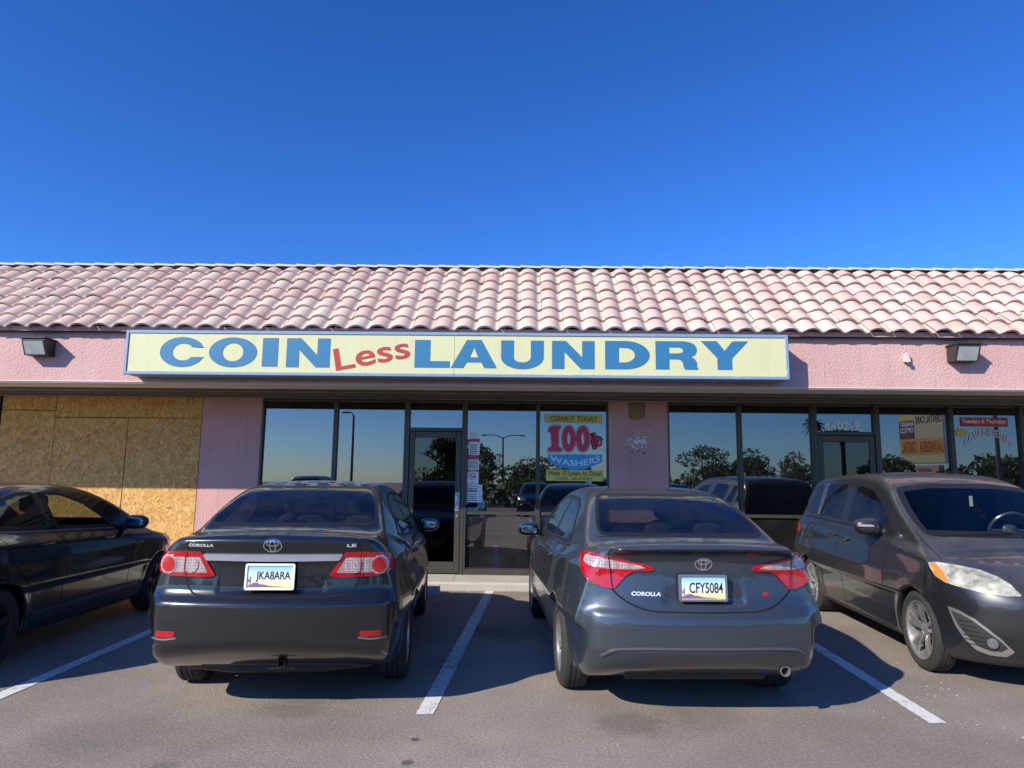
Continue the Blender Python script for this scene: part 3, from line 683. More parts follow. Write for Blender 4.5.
def door(x0, x1, hside=1, pull=True):
    ZT = 2.30; t = MB()
    t.box(x0, x1, YF-.005, YF+.10, SZ-.045, SZ-.018); t.box(x0+.0505, x1-.0505, YF-.004, YF+.10, ZT-.002, ZT+.05)
    t.box(x0, x0+.05, YF-.02, YF+.10, .116, SZ-.047); t.box(x1-.05, x1, YF-.02, YF+.10, .116, SZ-.047)
    o = t.build('door_frame', M['frame'], B)
    p = MB(); p.add([(x0+.051, GY, ZT+.051), (x1-.051, GY, ZT+.051), (x1-.051, GY, SZ-.047), (x0+.051, GY, SZ-.047)], [(0, 1, 2, 3)]); p.build('transom_pane', M['glass'], o)
    l = MB(); a, b = x0+.056, x1-.056; y0, y1 = YF+.0, YF+.045
    l.bbox(a, a+.085, y0, y1, .13, ZT-.01, .006); l.bbox(b-.085, b, y0, y1, .13, ZT-.01, .006)
    l.bbox(a+.086, b-.086, y0+.002, y1, .13, .30, .006); l.bbox(a+.086, b-.086, y0+.002, y1, ZT-.11, ZT-.01, .006)
    d = l.build('door', M['frame'], B)
    p = MB(); p.add([(a+.086, GY-.02, .30), (b-.086, GY-.02, .30), (b-.086, GY-.02, ZT-.11), (a+.086, GY-.02, ZT-.11)], [(0, 1, 2, 3)]); p.build('pane', M['dglass'], d)
    if pull:
        hx = b-.045; h = MB(); h.bbox(hx-.035, hx+.035, YF-.006, YF+.001, 1.07, 1.35, .004)
        h.tube([(hx+.0, YF-.006, 1.10), (hx, YF-.055, 1.12), (hx, YF-.06, 1.21), (hx, YF-.055, 1.30), (hx, YF-.006, 1.32)], .011, 8); h.tube([(hx, YF+.0, .99), (hx, YF-.012, .99)], .018, 12)
        h.build('handle', M['silver'], d, smooth=True)
    return d
for a, b in [(-4.13, -2.96), (-2.958, -1.84), (-.91, .228), (.23, 1.33)]: window(a, b)
door(-1.838, -.912)
for a, b in [(2.245, 3.368), (3.37, 4.508), (5.502, 6.638), (6.64, 7.718), (7.72, 8.85), (8.852, 10.0)]: window(a, b)
door(4.51, 5.50)
for a, b in [(-9.45, -8.33), (-10.4, -9.452), (-11.2, -10.402)]: window(a, b)
# inside post and room shell behind the glass
rm = MB()
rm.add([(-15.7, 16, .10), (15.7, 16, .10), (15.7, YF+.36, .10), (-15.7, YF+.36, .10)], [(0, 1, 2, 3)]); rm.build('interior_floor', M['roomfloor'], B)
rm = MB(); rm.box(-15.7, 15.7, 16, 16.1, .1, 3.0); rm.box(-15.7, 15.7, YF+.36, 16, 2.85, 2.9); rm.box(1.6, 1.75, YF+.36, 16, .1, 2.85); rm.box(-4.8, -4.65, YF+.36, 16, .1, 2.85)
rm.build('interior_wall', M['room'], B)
ip = MB(); ip.bbox(-.12, -.05, YF+.09, YF+.15, .12, SZ, .005); ip.build('interior_post', M['frame'], B)
wm = MB()
for i in range(6):
    x0 = -3.9+i*.95
    if x0 > 1.2: break
    wm.bbox(x0, x0+.72, 14.6, 15.3, .11, 1.15, .02); wm.tube([(x0+.36, 14.59, .65), (x0+.36, 14.56, .65)], .21, 24)
wm.build('washing_machines', M['washer'], B)
# boarded up front: osb sheets over a dark opening
bw = MB(); bw.box(-8.33, -5.072, YF+.02, YF+.08, .112, SZ-.01)
bo = bw.build('boarded_window', M['darkmetal'], B)
for x0, x1, z0, z1 in [(-8.29, -7.428, 2.57, SZ-.018), (-7.415, -5.08, 2.462, SZ-.018), (-8.29, -7.42, .13, 2.557), (-7.412, -6.257, .13, 2.450), (-6.243, -5.08, .13, 2.454)]:
    m = MB(); dy = rd.uniform(0, .006); m.bbox(x0, x1, YF-.012-dy, YF+.019, z0, z1, .003); os_ = m.build('osb_sheet', M['osb'], bo)
    m = MB()
    for i in range(int((z1-z0)/.4)+1):
        for xx in (x0+.03, x1-.03): zz = min(z1-.03, z0+.03+i*.4+rd.uniform(-.03, .03)); m.bbox(xx-.008, xx+.008, YF-.0145-dy, YF-.0115-dy, zz-.008, zz+.008, .002)
    tag(m.build('screw_heads', M['darkmetal'], os_), kind='stuff')
# worn marks on the middle pier
mk = MB(); rk = random.Random(5); yk = YF-.0225
def blob(cx, cz, r, n=7, sq=1.):
    a0 = rk.random()*6; mk.add([(cx+r*rk.uniform(.5, 1.2)*math.cos(a0+6.283*i/n), yk-rk.uniform(0, .0012), cz+sq*r*rk.uniform(.5, 1.2)*math.sin(a0+6.283*i/n)) for i in range(n)], [tuple(range(n))])
for i in range(85):
    a, b = rk.gauss(0, .085), rk.gauss(0, .05); blob(1.80+a, 2.175+b+.15*a, rk.uniform(.005, .017), sq=rk.choice([.4, 1, 1.6]))
for i in range(5): blob(1.60+rk.uniform(-.05, .05), 2.13+rk.uniform(-.03, .03), .007)
tag(mk.build('paint_scrapes', M['white'], B), kind='stuff')
for cx, cz, r in [(1.69, 1.99, .022), (1.78, 2.02, .02), (1.87, 1.985, .024)]: mk = MB(); blob(cx, cz, r, 10); mk.build('anchor_hole', M['brown'], B)
mk = MB(); mk.add([(1.64+.26*a+rk.uniform(-.008, .008), yk, 2.50+.27*b+rk.uniform(-.01, .01)) for a, b in [(0, .1), (.05, .02), (.5, 0), (.9, .04), (1, .3), (1.02, .7), (1, 1), (.5, 1.02), (0, 1), (-.02, .5)]], [tuple(range(10))])
mk.build('bare_patch', simple('bare_brown_patch', (.28, .17, .12), .9, var=.4, nscale=14), B)

# ---------------------------------------------------------------- big sign
def sign_letter(ch, x0, x1, z0, z1):
    W = x1-x0; H = z1-z0; T = lambda ps: [(x0+p[0]*W, z0+p[1]*H) for p in ps]; s = .31; b = .235
    if ch == 'I': return [T([(0, 0), (1, 0), (1, 1), (0, 1)])]
    if ch == 'L': return [T([(0, 0), (1, 0), (1, b), (.44, b), (.44, 1), (0, 1)])]
    if ch == 'O': return [T(oval(.5, .5, .5, .5)), T(oval(.5, .5, .215, .30))[::-1]]
    if ch == 'C':
        o = oval(.5, .5, .5, .5, 40, 28, 332); i = oval(.52, .5, .24, .28, 30, 36, 324)
        return [T([(.965, .645)]+[p for p in o if True][1:-1]+[(.985, .335), (.70, .335)]+i[::-1][1:-1]+[(.70, .665), (.985, .665)])]
    if ch == 'N': return [T([(0, 0), (.29, 0), (.29, .60), (.68, 0), (1, 0), (1, 1), (.71, 1), (.71, .42), (.33, 1), (0, 1)])]
    if ch == 'A': return [T([(0, 0), (.27, 0), (.345, .20), (.655, .20), (.73, 0), (1, 0), (.66, 1), (.34, 1)]), T([(.41, .38), (.5, .74), (.59, .38)])[::-1]]
    if ch == 'U': return [T([(0, 1), (0, .38)]+oval(.5, .40, .5, .42, 18, 185, 355)+[(1, .38), (1, 1), (.70, 1), (.70, .40)]+oval(.5, .40, .20, .18, 12, 185, 355)[::-1]+[(.30, .40), (.30, 1)])]
    if ch == 'D': return [T([(0, 0), (.45, 0)]+oval(.45, .5, .55, .5, 20, -85, 85)+[(.45, 1), (0, 1)]), T([(.31, .24), (.31, .76)]+oval(.42, .5, .25, .26, 14, -80, 80)[::-1]+[])[::1]]
    if ch == 'R': return [T([(0, 0), (.32, 0), (.32, .36), (.48, .36), (.58, .34), (.64, .24), (.655, .08), (.69, 0), (1, 0), (1, .03), (.975, .09), (.965, .26), (.92, .38), (.83, .45), (.93, .52), (.97, .64), (.97, .74), (.93, .87), (.83, .96), (.66, 1), (0, 1)]),
                          T([(.32, .57), (.32, .78), (.55, .78), (.63, .74), (.65, .68), (.63, .60), (.55, .57)])]
    if ch == 'Y': return [T([(.34, 0), (.65, 0), (.65, .40), (1, 1), (.67, 1), (.5, .66), (.34, 1), (0, 1), (.34, .40)])]
SY = 8.86
S = empty('shop_sign', (0, 0, 0)); tag(S, 'long cream sign box with blue letters and a tilted red word over the shop', 'sign')
sb = MB(); sx0, sx1, sz0, sz1 = -5.245, 3.415, 2.868, 3.45; f = .038
sb.box(sx0, sx1, SY+.012, FY-.002, sz0+.004, sz1-.004); sb.build('cabinet', M['signframe'], S)
sb = MB(); sb.bbox(sx0-.012, sx1+.012, SY-.012, SY+.03, sz1-f, sz1+.006, .006); sb.bbox(sx0-.012, sx1+.012, SY-.012, SY+.03, sz0-.006, sz0+f, .006)
sb.bbox(sx0-.012, sx0+f*.8, SY-.014, SY+.029, sz0-.004, sz1+.004, .006); sb.bbox(sx1-f*.8, sx1+.012, SY-.014, SY+.029, sz0-.004, sz1+.004, .006)
for xx in (-2.07, -.92, .9): sb.box(xx-.012, xx+.012, SY-.016, SY-.012, sz0-.004, sz0+f+.004)
sb.build('frame', M['signframe'], S)
sb = MB()
for a, b in ((sx0+f*.8, -.915), (-.911, sx1-f*.8)): sb.box(a, b, SY, SY+.01, sz0+f, sz1-f)
sb.build('face_panel', M['cream'], S)
for ch, a, b, z0, z1 in LETTERS: lm = MB(); plate3(lm, sign_letter(ch, a, b, z0, z1), SY-.0005, .004); lm.build('blue_letter', M['sblue'], S)
lm = MB(); text_at(lm, 'Less', *LESS[:4], SY-.005, bold=.012, rot=LESS[4]); lm.build('red_word', M['sred'], S)

# ---------------------------------------------------------------- wall lamps and sensor on the fascia
def wall_lamp(x, z, label):
    r = empty('wall_lamp', (x, FY, z)); tag(r, label, 'wall lamp', 'floodlights on the pink fascia')
    m = MB(); m.prism([(0, -.10), (0, .10), (-.235, .11), (-.235, .085), (-.155, -.105)], 'x', -.155, .155); m.build('housing', M['lampbody'], r)
    m = MB(); m.bbox(-.172, .172, -.255, .0, .1105, .13, .004); m.build('hood', M['lampbody'], r)
    # lens on the sloping front
    m = MB(); a = Vector((0, -.235, .078)); b = Vector((0, -.159, -.092)); nn = Vector((0, -.91, -.40)).normalized()*.004
    m.add([(-.132, a.y+nn.y, a.z+nn.z), (.132, a.y+nn.y, a.z+nn.z), (.132, b.y+nn.y, b.z+nn.z), (-.132, b.y+nn.y, b.z+nn.z)], [(0, 1, 2, 3)])
    m.build('lens', M['lens'], r); return r
wall_lamp(-6.58, 3.245, 'bronze floodlight on the pink fascia left of the long sign')
wall_lamp(5.82, 3.265, 'bronze floodlight on the pink fascia above the boxy reflected sign')
m = MB(); m.bbox(5.07, 5.14, FY-.07, FY-.001, 3.16, 3.28, .01); m.bbox(5.085, 5.13, FY-.10, FY-.071, 3.15, 3.20, .006)
tag(m.build('wall_sensor', M['pink']), 'small pale pink sensor box on the fascia near the right floodlight', 'sensor')

# ---------------------------------------------------------------- notices and posters on the glass
PY = YF-.022
def card(name, x0, x1, z0, z1, y, base, label, cat, parts=(), group=None):
    r = MB(); r.box(x0, x1, y-.002, y, z0, z1); o = r.build(name, base); tag(o, label, cat, group)
    for nm, mat, fn in parts:
        m = MB(); fn(m); m.build(nm, mat, o)
    return o
def lines(z0, z1, x0, x1, n):
    def f(m):
        rr = random.Random(int(z0*1000)); h = (z1-z0)/(n*2)
        for i in range(n):
            zz = z1-(2*i+1.5)*h; xx = x0
            while xx < x1-.01: w_ = rr.uniform(.012, .03); m.add([(xx, yk2, zz), (min(xx+w_, x1), yk2, zz), (min(xx+w_, x1), yk2, zz+h), (xx, yk2, zz+h)], [(0, 1, 2, 3)]); xx += w_+.006
    return f
NY = GY-.006; yk2 = NY-.0028
def rect(x0, x1, z0, z1): return lambda m: m.add([(x0, yk2-.0003, z0), (x1, yk2-.0003, z0), (x1, yk2-.0003, z1), (x0, yk2-.0003, z1)], [(0, 1, 2, 3)])
a, b = -.865, -.685
G_ = 'notices taped beside the laundry door'
card('notice', a+.02, b-.02, 2.20, 2.30, NY, M['paper'], 'blank pale card at the top of the notices beside the laundry door', 'notice', [('print', M['satin'], rect(a+.05, b-.05, 2.23, 2.25))], G_)
card('notice', a+.01, b, 1.93, 2.185, NY, M['paper'], 'white notice with a red heading second from the top beside the laundry door', 'notice', [('heading', M['crimson'], rect(a+.01, b, 2.135, 2.185)), ('print', M['black'], lines(1.94, 2.10, a+.035, b-.03, 5))], G_)
card('notice', a, b-.005, 1.70, 1.92, NY, M['paper'], 'red and white notice of small print above the no smoking sign', 'notice', [('heading', M['crimson'], rect(a, b-.005, 1.86, 1.92)), ('print', M['black'], lines(1.715, 1.85, a+.015, b-.02, 6))], G_)
def nosmoke(m):
    cx, cz = (a+b)/2-.01, 1.60; ring = oval(cx, cz, .052, .052); plate3(m, [ring, oval(cx, cz, .040, .040)[::-1]], NY-.0024, .0006)
    m.add([(cx-.036, yk2-.0004, cz+.028), (cx-.028, yk2-.0004, cz+.036), (cx+.036, yk2-.0004, cz-.028), (cx+.028, yk2-.0004, cz-.036)], [(0, 1, 2, 3)])
card('notice', a, b-.01, 1.445, 1.69, NY, M['paper'], 'white no smoking sign with a red ring beside the laundry door', 'notice',
     [('ring', M['crimson'], nosmoke), ('heading', M['crimson'], rect(a, b-.01, 1.672, 1.69)), ('cigarette', M['black'], rect(-.81, -.75, 1.594, 1.606)), ('print', M['black'], lambda m: text_at(m, 'NO', -.81, -.755, 1.505, 1.53, yk2)), ('print', M['black'], lambda m: text_at(m, 'SMOKING', -.845, -.715, 1.462, 1.49, yk2))], G_)
card('notice', a, b-.01, 1.20, 1.435, NY, M['paper'], 'white and blue notice at the bottom of the stack beside the laundry door', 'notice', [('heading', M['navy'], lambda m: (rect(a+.01, b-.02, 1.36, 1.385)(m), rect(a+.01, b-.02, 1.40, 1.415)(m))), ('print', M['black'], lines(1.21, 1.34, a+.02, b-.03, 4))], G_)
card('notice', b-.008, b+.05, 1.20, 1.47, NY, M['paper'], 'narrow pale leaflet right of the stacked notices by the laundry door', 'notice', [('print', M['satin'], lines(1.22, 1.45, b+.002, b+.04, 5))], G_)

# painted lettering on the laundry window
r = MB(); r.box(.36, 1.235, NY-.002, NY, 2.448, 2.585)
o = r.build('window_banner', M['yellow']); tag(o, 'yellow banner with brown words at the top of the laundry window', 'banner')
m = MB(); text_at(m, 'CLEAN IT TODAY', .42, 1.16, 2.475, 2.555, yk2, bold=.03); m.build('lettering', M['brown'], o)
m = MB(); m.box(.33, .352, NY-.003, NY-.001, 2.45, 2.585); m.box(.36, 1.235, NY-.0035, NY-.0021, 2.448, 2.456); m.build('edging', M['gold'], o)
o = None
def digits(m, grow, y):
    # fat circus numerals 1 0 0
    z0, z1 = 1.995-grow, 2.405+grow
    def T(ps): return [(x, z) for x, z in ps]
    one = [(.395, 1.995), (.57, 1.995), (.60, 2.01), (.60, 2.06), (.555, 2.07), (.55, 2.33), (.59, 2.36), (.58, 2.405), (.46, 2.405), (.40, 2.37), (.385, 2.30), (.43, 2.29), (.44, 2.08), (.39, 2.06), (.385, 2.01)]
    if grow: cx, cz = .49, 2.2; one = [(cx+(x-cx)*(1+grow/.11), cz+(z-cz)*(1+grow/.21)) for x, z in one]
    plate3(m, [one], y, .001)
    for cx in (.71, .93): plate3(m, [oval(cx, 2.2, .108+grow, .205+grow), oval(cx, 2.2, .026-grow*.5, .10-grow)[::-1]], y, .001)
m = MB(); digits(m, .016, NY-.001); text_at(m, 'lb', 1.045, 1.245, 2.05, 2.31, NY-.002, bold=.10, rot=.32)
o = m.build('window_number', M['black']); tag(o, 'large crimson 100lb lettering painted on the laundry window', 'window lettering')
m = MB(); digits(m, .009, NY-.0025); m.build('white_outline', M['paper'], o)
m = MB(); digits(m, 0, NY-.004); text_at(m, 'lb', 1.065, 1.225, 2.07, 2.29, NY-.0045, bold=.03, rot=.32); m.build('fill', M['crimson'], o)
m = MB(); up = [(.385+i*.85/20, 1.955+.006*math.sin(i*2.1)) for i in range(21)]; lo = [(1.235-.01*i-.0, 1.955-.13-.12*math.sin(math.pi*i/20)) if False else (1.225-i*.83/20, 1.835-.115*math.sin(math.pi*i/20)) for i in range(21)]
plate3(m, [up[::-1]+lo[::-1]], NY-.001, .001)
o = m.build('window_word', M['lightblue']); tag(o, 'blue curved banner reading WASHERS on the laundry window', 'window lettering')
m = MB(); text_at(m, 'WASHERS', .42, 1.20, 1.85, 1.945, NY-.003, bold=.01, warp=lambda u: -.075*np.sin(np.pi*u)); m.build('lettering', M['white'], o)
r = MB(); r.box(.355, 1.245, NY-.002, NY, 1.545, 1.715)
o = r.build('window_banner', M['yellow']); tag(o, 'yellow banner with two rows of small words at the bottom of the laundry window', 'banner')
m = MB(); text_at(m, 'Wash 10 Loads At Once!', .385, 1.215, 1.627, 1.70, yk2, bold=.03); m.build('lettering', M['brown'], o)
m = MB(); text_at(m, 'COIN - LAUNDRY', .52, 1.08, 1.56, 1.605, yk2, bold=.01); m.build('lettering', M['black'], o)

# street number on the transom of the second door
m = MB(); text_at(m, '6402-9', 4.69, 5.24, 2.37, 2.52, NY-.004, bold=.05)
tag(m.build('street_number', M['white']), 'white street number 6402-9 on the glass above the right door', 'street number')
# painted banner on the right window
r = MB(); r.box(6.80, 7.53, NY-.002, NY, 2.455, 2.595); o = r.build('window_banner', M['red']); tag(o, 'red banner reading Tuesdays and Thursdays on the rightmost window', 'banner')
m = MB(); text_at(m, 'Tuesdays & Thursdays', 6.83, 7.50, 2.485, 2.57, yk2, bold=.01); m.build('lettering', M['paper'], o)
m = MB(); text_at(m, 'LAVANDERIA', 6.84, 7.56, 2.28, 2.40, NY-.002, bold=.03, warp=lambda u: -.16*(2*u-1)**2+.03)
tag(m.build('window_word', M['pink']), 'arched pale pink lettering under the red banner on the rightmost window', 'window lettering')
m = MB(); rr = random.Random(2)
m.add([(6.80+(.13 if i % 2 else .075)*math.cos(i*math.pi/9+.2), NY-.003, 2.36+(.075 if i % 2 else .045)*math.sin(i*math.pi/9+.2)) for i in range(18)], [tuple(range(18))])
tag(m.build('window_burst', M['gold']), 'yellow starburst sticker left of the arched lettering on the rightmost window', 'sticker')
# ---------------------------------------------------------------- car builder
def round_poly(P, r, n=4):
    if r <= 0: return P
    out = []; N = len(P)
    for i in range(N):
        p, a, b = np.array(P[i], float), np.array(P[i-1], float), np.array(P[(i+1) % N], float)
        da, db = np.linalg.norm(a-p), np.linalg.norm(b-p)
        ra, rb = min(r, da*.45), min(r, db*.45); A = p+(a-p)/da*ra; Bp = p+(b-p)/db*rb
        for k in range(n+1):
            t = k/n; out.append((1-t)**2*A+2*t*(1-t)*p+t*t*Bp)
    return out
def resample(P, d, closed=True):
    out = []; N = len(P)
    for i in range(N if closed else N-1):
        a, b = np.array(P[i], float), np.array(P[(i+1) % N], float); k = max(1, int(math.ceil(np.linalg.norm(b-a)/d)))
        for j in range(k): out.append(a+(b-a)*j/k)
    if not closed: out.append(np.array(P[-1], float))
    q = [out[0]]
    for p in out[1:]:
        if np.linalg.norm(p-q[-1]) > 1e-4: q.append(p)
    return np.array(q)
def poly_sd(Q, P):     # signed distance (positive inside)
    Q = np.asarray(Q); P = np.asarray(P); N = len(P); d = np.full(len(Q), 1e9); ins = np.zeros(len(Q), bool)
    for i in range(N):
        a, b = P[i], P[(i+1) % N]; e = b-a; t = np.clip(((Q-a)@e)/max(e@e, 1e-12), 0, 1); d = np.minimum(d, np.linalg.norm(Q-a-t[:, None]*e, axis=1))
        c = ((a[1] > Q[:, 1]) != (b[1] > Q[:, 1])); den = (b[1]-a[1]) if abs(b[1]-a[1]) > 1e-12 else 1e-12
        ins ^= c & (Q[:, 0] < (b[0]-a[0])*(Q[:, 1]-a[1])/den+a[0])
    return np.where(ins, d, -d)
def frame_of(d):
    d = np.array(d, float); d /= np.linalg.norm(d); up = np.array([0, 0, 1.]) if abs(d[2]) < .9 else np.array([0, 1., 0])
    u = np.cross(d, up); u /= np.linalg.norm(u); v = np.cross(u, d); return d, u, v
def proj2(pts3, d):
    d, u, v = frame_of(d); P = np.array(pts3, float); return np.stack([P@u, P@v], 1)
def lift(body, q2, d, dist):    # 2D points in the plane across d -> points on the body
    d, u, v = frame_of(d); q2 = np.asarray(q2, float)
    O = q2[:, :1]*u+q2[:, 1:]*v+d*dist
    return body.shoot(O, d, 3.2, 400)
def patch(body, pts3, d, name, mat, parent, off=.003, res=.025, rnd=.02, thick=.012, frit=None, label=None, back=.35):
    P3 = np.array(pts3, float); dd, u, v = frame_of(d); dist = float((P3@dd).min())-back
    P2 = [p for p in proj2(P3, d)]
    a = sum(P2[i-1][0]*P2[i][1]-P2[i][0]*P2[i-1][1] for i in range(len(P2)))
    if a < 0: P2 = P2[::-1]
    bd = resample(round_poly(P2, rnd), res)
    mn, mx = bd.min(0), bd.max(0)
    gx, gy = np.meshgrid(np.arange(mn[0], mx[0], res), np.arange(mn[1], mx[1], res)); G = np.stack([gx.ravel(), gy.ravel()], 1)
    sd = poly_sd(G, bd); 
    loops = [bd]; extra = G[sd > res*.45]
    nb = len(bd); pts = list(bd); edges = [(i, (i+1) % nb) for i in range(nb)]
    if frit:
        # inner loop by moving points along the inward normals
        t = np.roll(bd, -1, 0)-np.roll(bd, 1, 0); t /= np.maximum(np.linalg.norm(t, axis=1), 1e-9)[:, None]; nn = np.stack([-t[:, 1], t[:, 0]], 1)
        inn = bd+nn*frit; keep = poly_sd(inn, bd) > frit*.93; inn = inn[keep]
        extra = extra[np.abs(poly_sd(extra, bd)-frit) > res*.4]; b0 = len(pts); pts += list(inn); k = len(inn); edges += [(b0+i, b0+(i+1) % k) for i in range(k)]
    pts += list(extra)
    r = delaunay_2d_cdt([Vector(p) for p in pts], edges, [], 1, 1e-6)
    V2 = np.array([p[:] for p in r[0]]); F = [tuple(f) for f in r[2]]
    P = lift(body, V2, d, dist); N = body.normal(P); N = np.where((N@dd)[:, None] > 0, -dd[None, :], N)
    Vt = P+N*off; mi = [0]*len(F)
    if frit:
        cen = np.array([V2[list(f)].mean(0) for f in F]); s_ = poly_sd(cen, bd); mi = [1 if x < frit*.98 else 0 for x in s_]
    # orient faces outward
    FF = []
    for f in F:
        n = np.cross(Vt[f[1]]-Vt[f[0]], Vt[f[2]]-Vt[f[0]]); FF.append(f if n@N[f[0]] > 0 else f[::-1])
    # skirt
    cnt = {}
    for f in FF:
        for i in range(len(f)):
            e = (f[i], f[(i+1) % len(f)]); cnt[e] = 1
    bed = [e for e in cnt if (e[1], e[0]) not in cnt]; n0 = len(Vt); mp = {}; low = []
    for e in bed:
        for i in e:
            if i not in mp: mp[i] = n0+len(low); low.append(Vt[i]-N[i]*thick)
    V = np.vstack([Vt, np.array(low)]) if low else Vt; nf = len(FF)
    for a_, b_ in bed: FF.append((b_, a_, mp[a_], mp[b_])); mi.append(1 if frit else 0)
    o = add_mesh(name, V, FF, mat, parent, smooth=True, midx=mi)
    o.data.set_sharp_from_angle(angle=R(50))
    if label: o['label'] = label
    return o
def on_surface(body, path3, d, closed=False, res=.02, rnd=0):
    P3 = np.array(path3, float); dd = frame_of(d)[0]; P2 = list(proj2(P3, d))
    if rnd:
        if closed: P2 = round_poly(P2, rnd)
        else: P2 = [P2[0]]+round_poly(P2, rnd)[5:-5]+[P2[-1]]
    q = resample(P2, res, closed); dist = float((P3@dd).min())-.35
    P = lift(body, q, d, dist); N = body.normal(P); return P, N
def ribbon(mb, P, N, w, h, closed=False, off=0.):
    n = len(P); T = (np.roll(P, -1, 0)-np.roll(P, 1, 0))
    if not closed: T[0] = P[1]-P[0]; T[-1] = P[-1]-P[-2]
    T /= np.maximum(np.linalg.norm(T, axis=1), 1e-9)[:, None]; S = np.cross(N, T); S /= np.maximum(np.linalg.norm(S, axis=1), 1e-9)[:, None]
    prof = [(-.5, -.002), (-.38, h), (.38, h), (.5, -.002)] if h > 0.0008 else [(-.5, .0012), (.5, .0012)]
    k = len(prof); V = []
    for i in range(n):
        for a, b in prof: V.append(P[i]+S[i]*a*w+N[i]*(b+off))
    F = []
    for i in range(n if closed else n-1):
        j = (i+1) % n
        for c in range(k-1): F.append((i*k+c, i*k+c+1, j*k+c+1, j*k+c))
    mb.add([tuple(v) for v in V], F); return mb
def gaps(body, parent, items, name='panel_gap', mat=None, w=.007, h=0.):
    m = MB()
    for it in items:
        P, N = on_surface(body, it[0], it[1], rnd=.03 if len(it[0]) > 2 else 0, res=.025); ribbon(m, P, N, it[2] if len(it) > 2 else w, h)
    return m.build(name, mat or M['gap'], parent, smooth=True)
def surf_text(body, parent, s, x0, x1, z0, z1, name, mat, y=-.3, bold=.02, off=.004, slant=0.):
    V, F = text_mesh(s, bold); X = x0+(x1-x0)*V[:, 0]+slant*(z1-z0)*V[:, 1]; Z = z0+(z1-z0)*V[:, 1]
    P = body.shoot(np.stack([X, np.full(len(X), -.2), Z], 1), (0, 1, 0), 1.5, 200); N = body.normal(P)
    return add_mesh(name, P+N*off, F, mat, parent)
def emblem(body, parent, cx, cz, s=1.0):
    m = MB()
    for (dx, dz, rx, rz) in ((0, 0, .058, .040), (0, -.003, .019, .034), (0, .014, .039, .015)):
        pth = [(cx+dx*s+rx*s*math.cos(t), 0, cz+dz*s+rz*s*math.sin(t)) for t in np.linspace(0, 2*math.pi, 28, endpoint=False)]
        P, N = on_surface(body, pth, (0, 1, 0), closed=True, res=.01); ribbon(m, P, N, .0085*s, .005, True, .002)
    return m.build('emblem', M['chrome'], parent, smooth=True)
def number_plate(parent, y, cx, cz, text, frame_mat, tilt=0.0):
    r = empty('license_plate', (cx, y, cz), 0, parent); r.rotation_euler = (tilt, 0, 0)
    m = MB(); m.bbox(-.152, .152, -.002, .002, -.076, .076, .0018); m.build('plate_face', M['plate'], r)
    m = MB()
    a, b = .160, .084; i, j = .147, .071; L = round_poly([(-a, -b), (a, -b), (a, b), (-a, b)], .014, 4); L2 = round_poly([(-i, -j), (i, -j), (i, j), (-i, j)], .008, 4)
    plate3(m, [[tuple(p) for p in L], [tuple(p) for p in L2][::-1]], .004, .012); m.build('plate_frame', frame_mat, r)
    m = MB(); text_at(m, text, -.090, .132, -.032, .034, -.0035, bold=.012); m.build('plate_number', M['black'], r)
    m = MB(); m.add([(x, -.0032, z) for x, z in [(-.14, -.066), (-.14, -.055), (-.115, -.048), (-.105, -.038), (-.075, -.038), (-.065, -.046), (-.03, -.05), (.0, -.058), (.06, -.062), (.10, -.066)]], [tuple(range(10))])
    m.add([(x, -.0032, z) for x, z in [(-.128, -.05), (-.122, -.05), (-.121, .0), (-.129, .0)]], [(0, 1, 2, 3)]); m.add([(x, -.0032, z) for x, z in [(-.138, -.035), (-.13, -.03), (-.13, -.022), (-.14, -.01)]], [(0, 1, 2, 3)])
    m.build('plate_picture', M['purple'], r); return r

